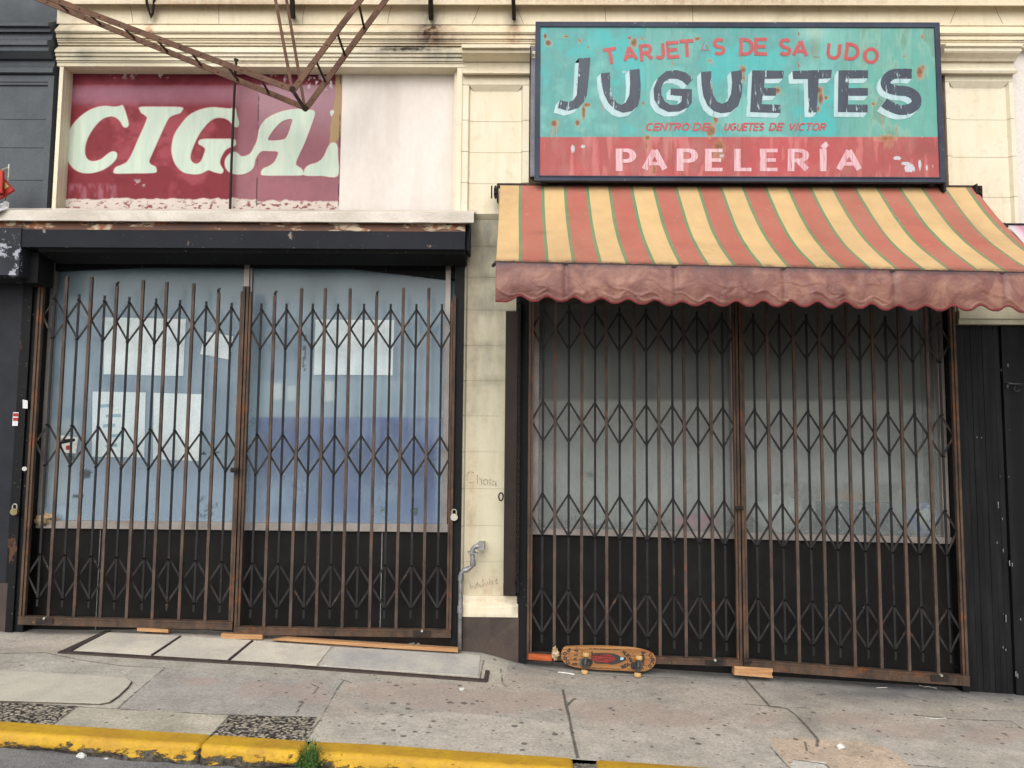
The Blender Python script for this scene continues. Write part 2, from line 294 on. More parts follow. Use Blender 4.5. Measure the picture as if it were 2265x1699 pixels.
def kerbmat():
    m = Mt('kerb_paint'); y = m.mix(m.ramp(m.noise(5, 5, 0.6), [(0.35, 0), (0.68, 1)]), T(238, 190, 52, .68), T(214, 164, 58, .66))
    y = m.mix(m.th('MULTIPLY', m.ramp(m.noise(30, 5, 0.7), [(0.52, 0), (0.7, 1)]), 0.35), y, T(150, 115, 60, .6))
    f = m.ramp(m.th('ADD', m.attr('chip'), m.th('MULTIPLY', m.th('SUBTRACT', m.noise(16, 7, 0.72, st=(.7, 1, 1.6)), 0.5), 1.25)), [(0.46, 0), (0.52, 1)])
    sk_ = m.ramp(m.noise(5, 6, .75, st=(.5, 1, 2)), [(0.52, 0), (0.72, 1)]); y = m.mix(m.th('MULTIPLY', sk_, .4), y, T(120, 96, 60, .6))
    d = m.mix(m.ramp(m.noise(40, 4, .7), [(0.35, 0), (0.65, 1)]), T(48, 44, 40, .6), T(120, 112, 98, .6))
    m.bsdf(m.mix(f, y, d), 0.6, 0, m.bump(m.th('SUBTRACT', m.noise(60, 5, .7), m.th('MULTIPLY', f, 1.5)), 0.7, 0.006), 0.3); M['kerb_paint'] = m.m
kerbmat()
def asphalt():
    m = Mt('asphalt'); v = m.voro(160, out='Color'); c = m.mix(m.ramp(v, [(0.2, 0), (0.8, 1)]), T(88, 89, 90, GK), T(128, 128, 128, GK))
    c = m.mix(m.ramp(m.noise(2.5, 6, .65), [(0.4, 0), (0.7, 0.55)]), c, T(150, 149, 146, GK)); m.bsdf(c, 0.9, 0, m.bump(m.noise(130, 4, .7), .6, .006), .25); M['asphalt'] = m.m
asphalt()
def glass(name, lo, hi, tint, rough=0.04, refl=.8):
    m = Mt(name); d = m.n('ShaderNodeBsdfDiffuse'); n = m.noise(3, 5, 0.55, st=(1.2, 1, .7)); m.put(d.inputs[0], tint)
    tr = m.n('ShaderNodeBsdfTransparent').outputs[0]; gl = m.n('ShaderNodeBsdfGlossy'); gl.inputs['Roughness'].default_value = rough
    st = m.attr('stain'); f = m.th('ADD', m.ramp(n, [(0.3, lo), (0.7, hi)]), m.th('MULTIPLY', st, m.ramp(m.noise(6, 5, .6, st=(1.5, 1, .6)), [(0.25, 0.35), (0.75, 0.75)])), cl=True)
    a = m.n('ShaderNodeMixShader'); m.put(a.inputs[0], f); m.t.links.new(tr, a.inputs[1]); m.t.links.new(d.outputs[0], a.inputs[2])
    fr = m.n('ShaderNodeFresnel'); fr.inputs[0].default_value = 1.45; m.mixsh(m.th('MULTIPLY', fr.outputs[0], refl), a.outputs[0], gl.outputs[0]); M[name] = m.m
glass('hazy_glass', 0.08, 0.26, T(172, 196, 212, .9), .2, .7)
glass('dusty_glass', 0.10, 0.22, T(165, 172, 168, .9), .35, .5)
def leaf():
    m = Mt('weed_leaf'); c = m.mix(m.ramp(m.noise(60, 3), [(0.35, 0), (0.65, 1)]), (0.06, 0.13, 0.035), (0.12, 0.23, 0.06)); m.bsdf(c, 0.55, spec=.3); M['weed_leaf'] = m.m
leaf()

# ------------------------------------------------------------------ mesh building
class MB:
    def __init__(s): s.v = []; s.f = []
    def add(s, vs, fs):
        o = len(s.v); s.v += [tuple(map(float, q)) for q in vs]; s.f += [tuple(i + o for i in f) for f in fs]; return s
    def box(s, x0, x1, y0, y1, z0, z1, sl=0.0, bev=0.0):
        """axis box; sl tilts top and bottom along x (z shifts by sl*x)"""
        vs = [(x, y, z + sl * (x - x0)) for z in (z0, z1) for y in (y0, y1) for x in (x0, x1)]
        return s.add(vs, [(0, 2, 3, 1), (4, 5, 7, 6), (0, 1, 5, 4), (2, 6, 7, 3), (0, 4, 6, 2), (1, 3, 7, 5)])
    def bar(s, a, b, w, d, nrm=(0, -1, 0)):
        """flat bar from a to b; w across, d along nrm"""
        a = Vector(a); b = Vector(b); n = Vector(nrm); t = (b - a).normalized(); n = (n - t * n.dot(t)).normalized(); u = t.cross(n)
        vs = [p + u * (w / 2 * i) + n * (d / 2 * j) for p in (a, b) for i, j in ((-1, -1), (1, -1), (1, 1), (-1, 1))]
        return s.add(vs, [(0, 1, 2, 3), (7, 6, 5, 4), (0, 4, 5, 1), (1, 5, 6, 2), (2, 6, 7, 3), (3, 7, 4, 0)])
    def tube(s, pts, r, n=10, cap=True):
        pts = [Vector(p) for p in pts]; rs = r if hasattr(r, '__len__') else [r] * len(pts); o = len(s.v); up = None
        for i, p in enumerate(pts):
            t = ((pts[min(i + 1, len(pts) - 1)] - p).normalized() + (p - pts[max(i - 1, 0)]).normalized()).normalized()
            if up is None:
                up = Vector((0, 0, 1)) if abs(t.z) < .9 else Vector((1, 0, 0))
            u = (up - t * up.dot(t)).normalized(); up = u; w = t.cross(u)
            for k in range(n):
                an = 2 * math.pi * k / n; s.v.append(tuple(p + (u * math.cos(an) + w * math.sin(an)) * rs[i]))
        for i in range(len(pts) - 1):
            for k in range(n): s.f.append((o + i * n + k, o + i * n + (k + 1) % n, o + (i + 1) * n + (k + 1) % n, o + (i + 1) * n + k))
        if cap: s.f.append(tuple(o + k for k in reversed(range(n)))); s.f.append(tuple(o + (len(pts) - 1) * n + k for k in range(n)))
        return s
    def prism(s, poly, y0, y1, mp=None):
        """polygon in (x,z) given thickness in y"""
        n = len(poly); vs = [(x, y0, z) for x, z in poly] + [(x, y1, z) for x, z in poly]
        tr = tessellate_polygon([[Vector((x, z, 0)) for x, z in poly]])
        return s.add(vs, [tuple(t) for t in tr] + [tuple(i + n for i in t[::-1]) for t in tr] + [(i, (i + 1) % n, n + (i + 1) % n, n + i) for i in range(n)])
    def sweep(s, prof, x0, x1, step=0.05, caps=True, jit=0.0, sl=0.0):
        """profile [(y,z)] run along x"""
        n = max(1, int(round((x1 - x0) / step))); o = len(s.v); m = len(prof)
        for i in range(n + 1):
            x = x0 + (x1 - x0) * i / n
            for (y, z) in prof: s.v.append((x, y + random.uniform(-jit, jit), z + sl * (x - x0)))
        for i in range(n):
            for k in range(m - 1): s.f.append((o + i * m + k, o + (i + 1) * m + k, o + (i + 1) * m + k + 1, o + i * m + k + 1))
        if caps:
            tr = tessellate_polygon([[Vector((y, z, 0)) for y, z in prof]])
            s.f += [tuple(o + i for i in t) for t in tr] + [tuple(o + n * m + i for i in t[::-1]) for t in tr]
        return s
    def build(s, name, mat, parent=None, smooth=False, attrs=None):
        me = bpy.data.meshes.new(name); off = np.array(parent_loc(parent)); va = np.array(s.v, float).reshape(-1, 3)
        me.from_pydata((va - off).tolist(), [], s.f); me.update()
        if smooth: me.polygons.foreach_set('use_smooth', [True] * len(me.polygons))
        if attrs:
            for k, a in attrs.items():
                if a.ndim == 2:
                    at = me.color_attributes.new(k, 'FLOAT_COLOR', 'POINT'); at.data.foreach_set('color', np.concatenate([a, np.ones((len(a), 1))], 1).astype(np.float32).ravel())
                else: at = me.attributes.new(k, 'FLOAT', 'POINT'); at.data.foreach_set('value', a.astype(np.float32))
        o = bpy.data.objects.new(name, me); COL.objects.link(o); me.materials.append(M[mat] if isinstance(mat, str) else mat)
        if parent is not None: o.parent = parent
        return o
def parent_loc(p):
    l = Vector((0, 0, 0))
    while p is not None: l += p.location; p = p.parent
    return l
def tag(o, label=None, cat=None, group=None, kind=None):
    for k, v in (('label', label), ('category', cat), ('group', group), ('kind', kind)):
        if v: o[k] = v
    return o
def thing(name, label, cat, loc, group=None):
    o = bpy.data.objects.new(name, None); COL.objects.link(o); o.location = Vector([float(c) for c in loc]); o.empty_display_size = .1
    return tag(o, label, cat, group)
def grid(xs, zs, Y):
    X, Z = np.meshgrid(xs, zs); v = np.stack([X.ravel(), np.full(X.size, Y) if np.isscalar(Y) else Y, Z.ravel()], 1); n = len(xs)
    f = [(j * n + i, j * n + i + 1, (j + 1) * n + i + 1, (j + 1) * n + i) for j in range(len(zs) - 1) for i in range(n - 1)]
    return v, f
def panel(name, mat, parent, x0, x1, z0, z1, Y, nx, nz, fn):
    """board with its own painted colours; fn(px,py,v)->dict of point attributes"""
    v, f = grid(np.linspace(x0, x1, nx), np.linspace(z0, z1, nz), Y); px, py = proj(v); mb = MB(); mb.v = [tuple(q) for q in v]; mb.f = f
    at = fn(px, py, v); n = len(mb.v)
    # edges and back give the board thickness
    t = 0.012; mb.box(x0, x1, Y + 0.002, Y + t, z0, z1)
    at = {k: np.concatenate([a, np.repeat(a[:1], 8, 0)], 0) for k, a in at.items()}
    return mb.build(name, mat, parent, attrs=at)
def stain_obj(mbv, lst):
    """list of (px,py,rx,ry,strength) blobs"""
    v = np.array(mbv); px, py = proj(v); r = np.zeros(len(v))
    for cx, cy, rx, ry, k in lst: r = np.maximum(r, k * blob(px, py, cx, cy, rx, ry))
    return r
# ------------------------------------------------------------------ lettering
def arc(cx, cy, rx, ry, a0, a1, n=12):
    return [(cx + rx * math.cos(math.radians(a0 + (a1 - a0) * i / n)), cy + ry * math.sin(math.radians(a0 + (a1 - a0) * i / n))) for i in range(n + 1)]
GL = {
 'A': (.8, [[(0, 0), (.4, 1)], [(.4, 1), (.8, 0)], [(.14, .3), (.66, .3)]]),
 'B': (.64, [[(0, 0), (0, 1)], [(0, 1), (.32, 1)] + arc(.32, .76, .26, .24, 90, -90) + [(0, .52)], [(.1, .52), (.34, .52)] + arc(.34, .26, .30, .26, 90, -90) + [(0, 0)]]),
 'C': (.72, [arc(.4, .5, .4, .5, 48, 312, 18)]), 'D': (.7, [[(0, 0), (0, 1)], [(0, 1), (.25, 1)] + arc(.25, .5, .45, .5, 90, -90) + [(0, 0)]]),
 'E': (.58, [[(0, 0), (0, 1)], [(0, 1), (.58, 1)], [(0, .5), (.5, .5)], [(0, 0), (.58, 0)]]), 'F': (.56, [[(0, 0), (0, 1)], [(0, 1), (.56, 1)], [(0, .5), (.48, .5)]]),
 'G': (.78, [arc(.4, .5, .4, .5, 48, 350, 18) + [(.79, .45), (.45, .45)]]), 'H': (.66, [[(0, 0), (0, 1)], [(.66, 0), (.66, 1)], [(0, .5), (.66, .5)]]),
 'I': (.1, [[(.05, 0), (.05, 1)]]), 'J': (.5, [[(.48, 1), (.48, .3)] + arc(.24, .28, .24, .28, 0, -150, 8)]),
 'K': (.66, [[(0, 0), (0, 1)], [(.64, 1), (.02, .42)], [(.2, .58), (.66, 0)]]), 'L': (.54, [[(0, 1), (0, 0)], [(0, 0), (.54, 0)]]),
 'N': (.68, [[(0, 0), (0, 1)], [(0, 1), (.68, 0)], [(.68, 0), (.68, 1)]]), 'O': (.8, [arc(.4, .5, .4, .5, 90, 450, 22)]),
 'P': (.64, [[(0, 0), (0, 1)], [(0, 1), (.34, 1)] + arc(.34, .72, .30, .28, 90, -90) + [(0, .44)]]),
 'R': (.66, [[(0, 0), (0, 1)], [(0, 1), (.34, 1)] + arc(.34, .74, .28, .26, 90, -90) + [(0, .48)], [(.3, .48), (.66, 0)]]),
 'S': (.6, [arc(.3, .74, .28, .26, 35, 270, 12) + arc(.3, .24, .30, .24, 90, -145, 12)[1:]]), 'T': (.66, [[(0, 1), (.66, 1)], [(.33, 1), (.33, 0)]]),
 'U': (.68, [[(0, 1), (0, .34)] + arc(.34, .34, .34, .34, 180, 360, 12) + [(.68, 1)]]), 'V': (.74, [[(0, 1), (.37, 0)], [(.37, 0), (.74, 1)]]),
 'Y': (.7, [[(0, 1), (.35, .48)], [(.7, 1), (.35, .48)], [(.35, .5), (.35, 0)]]),
 'Í': (.1, [[(.05, 0), (.05, 1)], [(.0, 1.14), (.28, 1.38)]]), "'": (.12, [[(.06, 1), (.04, .75)]]), ' ': (.5, [])}
def ribbon(mb, pts, w, to3, wv=None):
    """paint stroke; wv: width of the upright parts"""
    n = len(pts); closed = n > 4 and math.dist(pts[0], pts[-1]) < 1e-6; L = []; R = []
    for i, p in enumerate(pts):
        if closed: a = pts[i - 1] if i else pts[n - 2]; b = pts[(i + 1)] if i < n - 1 else pts[1]
        else: a = pts[max(i - 1, 0)]; b = pts[min(i + 1, n - 1)]
        tx, ty = b[0] - a[0], b[1] - a[1]; l = math.hypot(tx, ty) or 1; tx /= l; ty /= l
        ww = w if wv is None else w + (wv - w) * abs(ty) ** 1.5
        L.append((p[0] - ty * ww / 2, p[1] + tx * ww / 2)); R.append((p[0] + ty * ww / 2, p[1] - tx * ww / 2))
    vs = [to3(*q) for q in L] + [to3(*q) for q in R]; mb.add(vs, [(i, i + 1, n + i + 1, n + i) for i in range(n - 1)])
_zz = [0]
def glyph(mb, ch, cx, cy, h, rot, to3, w, wv=None, shear=0.0, sx=1.0, sy=1.0):
    """letter centred at photo pixel (cx,cy), h pixels tall, stroke w pixels; rot clockwise-positive in the picture is negative"""
    gw, st = GL[ch]; c, s = math.cos(math.radians(rot)), math.sin(math.radians(rot))
    for k, pts in enumerate(st):
        q = []
        for (x, y) in pts:
            X = (x - gw / 2) * h * sx + shear * (y - .5) * h; Y = (y - .5) * h * sy; q.append((cx + X * c - Y * s, cy - (X * s + Y * c)))
        if len(pts) == 2 and (pts[0][0] == pts[1][0] or pts[0][1] == pts[1][1]):     # square the ends off by half a stroke
            (xa_, ya_), (xb_, yb_) = q; l_ = math.hypot(xb_ - xa_, yb_ - ya_); ux, uy = (xb_ - xa_) / l_ * w * .48, (yb_ - ya_) / l_ * w * .48; q = [(xa_ - ux, ya_ - uy), (xb_ + ux, yb_ + uy)]
        _zz[0] = (_zz[0] + 1) % 5; e = 0.00025 * _zz[0]; ribbon(mb, q, w, lambda a, b, e=e: to3(a, b, e), wv)
def word(mb, txt, x0, x1, y, h, to3, w, wv=None, shear=0.0, gap=.24, y1=None):
    """text fitted between photo x0 and x1"""
    tot = sum(GL[c][0] for c in txt) + gap * (len(txt) - 1); sc = (x1 - x0) / (tot * h); x = x0
    for c in txt:
        gw = GL[c][0] * h * sc; yy = y if y1 is None else y + (y1 - y) * ((x + gw / 2 - x0) / (x1 - x0)); glyph(mb, c, x + gw / 2, yy, h, 0, to3, w, wv, shear, sx=sc); x += gw + gap * h * sc
def smooth_poly(pts, k=3):
    n = len(pts); out = []
    for i in range(n):
        p0, p1, p2, p3 = [np.array(pts[(i + j - 1) % n], float) for j in range(4)]
        for t in [j / k for j in range(k)]:
            out.append(tuple(0.5 * ((2 * p1) + (-p0 + p2) * t + (2 * p0 - 5 * p1 + 4 * p2 - p3) * t * t + (-p0 + 3 * p1 - 3 * p2 + p3) * t ** 3)))
    return out
def fill(mb, loops, to3, e=0.0):
    fl = [q for l in loops for q in l]; tr = tessellate_polygon([[Vector((x, y, 0)) for x, y in l] for l in loops]); mb.add([to3(x, y, e) for x, y in fl], [tuple(t) for t in tr])
# ================================================================== GROUND
KB = -1.74           # back edge of the kerb
def pavement():
    xs = np.concatenate([np.linspace(-14, -4.4, 40)[:-1], np.linspace(-4.4, 4.5, 760), np.linspace(4.5, 14, 40)[1:]])
    ys = np.concatenate([np.linspace(KB, 0.02, 165), [0.3, 0.8]])
    X, Y = np.meshgrid(xs, ys); X = X.ravel(); Y = Y.ravel(); Z = gz(X, Y) + 0.006 * (fbm(X * .9, Y * 1.3, 3) - .5)
    v = np.stack([X, Y, Z], 1); n = len(xs); f = [(j * n + i, j * n + i + 1, (j + 1) * n + i + 1, (j + 1) * n + i) for j in range(len(ys) - 1) for i in range(n - 1)]
    px, py = proj(v); near = (np.abs(X) < 4.6)
    c = np.tile(lin(184, 174, 161, GK), (len(v), 1))
    nz = fbm(X * 1.3, Y * 2.0, 4); c = cmix(c, lin(174, 168, 159, GK), sstep(.45, .62, nz) * .8)
    wig = 3 * (fbm(px * .03, py * .05, 3) - .5) * 2
    def reg(poly): return (inpoly(px, py + wig, poly) & near).astype(float)
    # tan slabs on the left
    tan = reg([(-60, 1440), (100, 1444), (190, 1462), (271, 1473), (366, 1477), (262, 1566), (510, 1581), (463, 1632), (-60, 1605)]); c = cmix(c, lin(190, 184, 172, GK), tan)
    tan2 = reg([(172, 1562), (270, 1568), (511, 1581), (462, 1640), (110, 1606)]); c = cmix(c, lin(192, 184, 166, GK), tan2)
    tan3 = reg([(130, 1444), (290, 1449), (590, 1473), (900, 1500), (880, 1510), (600, 1500), (366, 1478), (190, 1462)]); c = cmix(c, lin(180, 174, 162, GK), tan3)
    blue = reg([(366, 1478), (600, 1500), (760, 1506), (700, 1590), (511, 1581), (268, 1567)]); c = cmix(c, lin(174, 169, 161, GK), blue)
    lightr = reg([(700, 1588), (1000, 1575), (1260, 1600), (1280, 1690), (676, 1650)]); c = cmix(c, lin(194, 186, 174, GK), lightr * .8)
    lightr2 = sstep(1590, 1640, py) * sstep(1270, 1290, px) * near; c = cmix(c, lin(196, 188, 176, GK), lightr2 * .7)
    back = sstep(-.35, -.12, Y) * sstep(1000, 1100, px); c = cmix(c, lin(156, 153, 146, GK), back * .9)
    cel = reg([(1060, 1440), (1130, 1447), (1110, 1520), (1075, 1510)]); c = cmix(c, lin(196, 190, 172, GK), cel * .5)
    patch = reg([(1700, 1634), (1760, 1632), (1900, 1640), (1965, 1655), (2015, 1699), (2030, 1760), (1800, 1760), (1748, 1697)]); c = cmix(c, lin(205, 184, 162, GK), patch)
    pq = reg([(1755, 1680), (1825, 1686), (1850, 1720), (1740, 1720)]); c = cmix(c, lin(215, 210, 200, GK), pq)
    # worn zones
    w = np.zeros(len(v))
    for cx, cy, rx, ry, k in ((450, 1508, 95, 16, .75), (600, 1525, 130, 26, .8), (690, 1530, 60, 40, .85), (900, 1530, 170, 30, .95), (1060, 1552, 200, 34, .95), (1190, 1548, 120, 26, .8), (1350, 1570, 160, 30, .95), (1480, 1590, 130, 26, .85), (1690, 1588, 55, 16, .8), (1880, 1588, 130, 22, .75), (2010, 1620, 150, 26, .75), (2190, 1628, 110, 30, .8)):
        w = np.maximum(w, k * blob(px, py, cx, cy, rx, ry))
    w = w * (1 - tan) * (1 - patch) * near
    ag = reg([(-60, 1548), (172, 1562), (113, 1606), (-60, 1597)]) + reg([(512, 1580), (600, 1583), (702, 1586), (676, 1640), (560, 1636), (464, 1630)]); ag = np.clip(ag, 0, 1); w = w * (1 - ag)
    # joints and cracks, measured on the ground
    d = np.full(len(v), 9.0)
    for pts in ([(762, 1504), (748, 1522), (715, 1580), (676, 1642)], [(762, 1504), (778, 1510)], [(1245, 1525), (1252, 1558), (1260, 1590), (1266, 1625), (1272, 1650), (1278, 1676)], [(1255, 1561), (1266, 1549), (1273, 1545)],
                [(1640, 1492), (1672, 1528), (1703, 1563), (1741, 1567), (1763, 1584), (1784, 1606), (1809, 1636), (1806, 1650)], [(1645, 1557), (1703, 1562), (1790, 1566)], [(2020, 1581), (2120, 1591), (2235, 1595), (2262, 1612), (2300, 1630)], [(-20, 1487), (60, 1488.5), (262, 1500)],
                [(-20, 1446), (100, 1444), (190, 1462), (271, 1473), (366, 1477)], [(366, 1477), (320, 1515), (262, 1566)], [(-20, 1552), (172, 1563), (262, 1568), (511, 1581), (700, 1587)], [(511, 1580), (462, 1632)], [(172, 1563), (113, 1606)],
                [(690, 1513), (705, 1520), (693, 1535)], [(672, 1554), (664, 1562), (656, 1580)], [(1070, 1460), (1062, 1500)], [(1108, 1480), (1112, 1512), (1120, 1518)], [(1702, 1650), (1722, 1672), (1748, 1700)], [(1160, 1470), (1240, 1487), (1500, 1500)],
                [(1756, 1680), (1790, 1684), (1826, 1690), (1835, 1700)], [(1780, 1640), (1785, 1660), (1800, 1668)], [(2020, 1692), (2120, 1700)]):
        pw = [tuple(G(*q)[:2]) for q in pts]; bb = np.array(pw); m = near & (X > bb[:, 0].min() - .2) & (X < bb[:, 0].max() + .2); d[m] = np.minimum(d[m], dpoly(X[m], Y[m], pw) - (.003 if pts[0][0] in (1245, 1640, 1255) else 0))
    d = d + 0.5 * 0.02 * np.clip(fbm(X * 6, Y * 6, 2) - .5, 0, 1)
    gum = np.clip(0.88 + .6 * (fbm(X * .8 + 5, Y * .8, 2) - .4) * 2, .25, 1.15) * (1 - .8 * ag); gum *= np.where(X < -1.6, .7, 1.0)
    st = .75 * blob(px, py, 2000, 1535, 260, 18) + .6 * sstep(-.10, .0, Y) + .5 * blob(px, py, 1790, 1600, 30, 25) + .35 * blob(px, py, 620, 1440, 260, 10)
    mb = MB(); mb.v = v; mb.f = f
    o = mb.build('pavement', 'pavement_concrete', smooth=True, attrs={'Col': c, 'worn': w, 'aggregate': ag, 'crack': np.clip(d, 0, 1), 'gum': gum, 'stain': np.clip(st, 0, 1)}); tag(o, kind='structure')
pavement()
def road():
    xs = np.concatenate([np.linspace(-80, -4, 12)[:-1], np.linspace(-4, 4, 60), np.linspace(4, 80, 12)[1:]]); ys = np.concatenate([np.linspace(-90, -8, 10)[:-1], np.linspace(-8, KB - .02, 50)])
    X, Y = np.meshgrid(xs, ys); v = np.stack([X.ravel(), Y.ravel(), (gz(X) - .092 + .025 * _ss(-2.3, -3.0, X) * _ss(-2.6, -1.8, Y) + .012 * (fbm(X * 2, Y * 2, 3) - .5)).ravel()], 1); n = len(xs)
    mb = MB(); mb.v = v; mb.f = [(j * n + i, j * n + i + 1, (j + 1) * n + i + 1, (j + 1) * n + i) for j in range(len(ys) - 1) for i in range(n - 1)]
    tag(mb.build('road', 'asphalt', smooth=True), kind='structure')
road()
def kerb(x0, x1, label):
    n = int((x1 - x0) / .012); prof = []
    for t in np.linspace(0, 1, 7): prof.append((KB + .003 - .115 * t, 0.004, 0))                # top
    for t in np.linspace(0.1, 1, 5): a = t * math.pi / 2 * .85; prof.append((KB - .112 - .03 * math.sin(a), .004 - .03 * (1 - math.cos(a)), .15 * t))
    for t in np.linspace(0.12, 1, 9): prof.append((KB - .142 - .018 * t, -.022 - .105 * t, .2 + .75 * t))
    xs = np.linspace(x0, x1, n + 1); m = len(prof); pv = np.array(prof)
    X = np.repeat(xs, m); k = np.tile(np.arange(m), n + 1); y = pv[k, 0].copy(); z = pv[k, 1].copy(); q = pv[k, 2]
    nn = fbm(X * 7, q * 3 + 5, 4) - .5; bite = sstep(.35, 1, q) * np.clip(fbm(X * 2.4 + 3, q * 1.5, 4) - .46, 0, 1) * .38
    y = y + q * nn * .03 + bite; z = z + (1 - q) * .006 * (fbm(X * 1.5, q, 3) - .5) * 2
    e = np.minimum(X - x0, x1 - X); rnd = np.clip(1 - e / .02, 0, 1) ** 2; z = z - .008 * rnd; y = y + rnd * .012 * (k > 5)
    v = np.stack([X, y, z + gz(X)], 1)
    chip = np.clip(.20 + q * .60 + bite * 3.2 + .34 * sstep(.72, 1, q) + .12 * (fbm(X * 1.2, q, 2) - .5), 0, 1) + .25 * rnd * (rng.random(len(X)) * .3 + .8); chip = chip - .12 * (q < .05) + .35 * sstep(.55, .8, q) * _ss(-2.75, -2.5, X) * _ss(-1.6, -1.8, X)
    mb = MB(); mb.v = v; mb.f = [(i * m + j, i * m + j + 1, (i + 1) * m + j + 1, (i + 1) * m + j) for i in range(n) for j in range(m - 1)]
    mb.f += [tuple(range(m))[::-1], tuple(n * m + j for j in range(m))]
    o = mb.build('kerb', 'kerb_paint', smooth=True, attrs={'chip': chip}); tag(o, kind='structure')
kx = [G(461, 1631)[0], G(684, 1640)[0], G(1265, 1676)[0], G(1318, 1679)[0]]
kerb(-12, kx[0] - .002, 0); kerb(kx[0] + .002, kx[1] - .006, 0); kerb(kx[1] + .006, kx[2], 0); kerb(kx[3], 12, 0)
# broken gap in the kerb: a lower rubble bed
mb = MB()
for i in range(26):
    x = random.uniform(kx[2] + .01, kx[3] - .01); y = random.uniform(KB - .15, KB - .01); r = random.uniform(.008, .03); z = gz(x) - .02 - random.random() * .03
    vs = [(x + r * random.uniform(.7, 1.2) * math.cos(a) * math.cos(b), y + r * random.uniform(.7, 1.2) * math.sin(a) * math.cos(b), z + r * .7 * math.sin(b)) for b in (-.9, 0, .9) for a in [k * 1.047 for k in range(6)]]
    mb.add(vs, [(r_ * 6 + k, r_ * 6 + (k + 1) % 6, r_ * 6 + 6 + (k + 1) % 6, r_ * 6 + 6 + k) for r_ in range(2) for k in range(6)] + [tuple(range(12, 18)), tuple(range(5, -1, -1))])
mb.sweep([(KB, -.3), (KB, -.018), (KB - .07, -.024), (KB - .15, -.06), (KB - .15, -.3)], kx[2] - .01, kx[3] + .01, .01, jit=.006)
for i in range(len(mb.v)): pass
mb.v = [(x, y, z if z > -.0 and False else z) for x, y, z in mb.v]
off = gz((kx[2] + kx[3]) / 2); mb.v = mb.v[:26 * 18] + [(x, y, z + off) for x, y, z in mb.v[26 * 18:]]
plain('rubble', T(128, 122, 112, GK), T(84, 80, 74, GK), .9, sc=30, bump=.8)
o = mb.build('kerb_rubble', 'rubble'); tag(o, kind='structure')
# round-cornered cover plate in the pavement
def cover():
    crn = [(-120, 1486), (60, 1489), (262, 1501), (281, 1504), (291, 1511), (284, 1522), (262, 1543), (243, 1556), (222, 1560), (-120, 1549)]
    pts = [G(*q) for q in crn]; t = thing('utility_cover', 'tan concrete cover plate with a rounded corner set in the pavement at left', 'cover', (-3.3, -1.25, gz(-3.3)))
    def plate(name, mat, sc, z0, z1):
        cx = sum(p[0] for p in pts) / len(pts); cy = sum(p[1] for p in pts) / len(pts); pl = [(cx + (p[0] - cx) * sc, cy + (p[1] - cy) * sc) for p in pts]; n = len(pl); mb = MB()
        tr = tessellate_polygon([[Vector((x, y, 0)) for x, y in pl]]); vs = [(x, y, gz(x) + z1) for x, y in pl] + [(x, y, gz(x) + z0) for x, y in pl]
        mb.add(vs, [tuple(q) for q in tr] + [(i, (i + 1) % n, n + (i + 1) % n, n + i) for i in range(n)]); return mb.build(name, mat, t)
    plain('cover_edge', T(112, 102, 90, .6), T(110, 102, 92, GK), .8, sc=12); 
    plate('rim', 'cover_edge', 1.012, -.01, .0075); plate('plate', 'cover_conc', .99, -.01, .011)
plain('cover_conc', T(196, 190, 174, GK), T(182, 176, 162, GK), .85, sc=5, bump=.4)
cover()
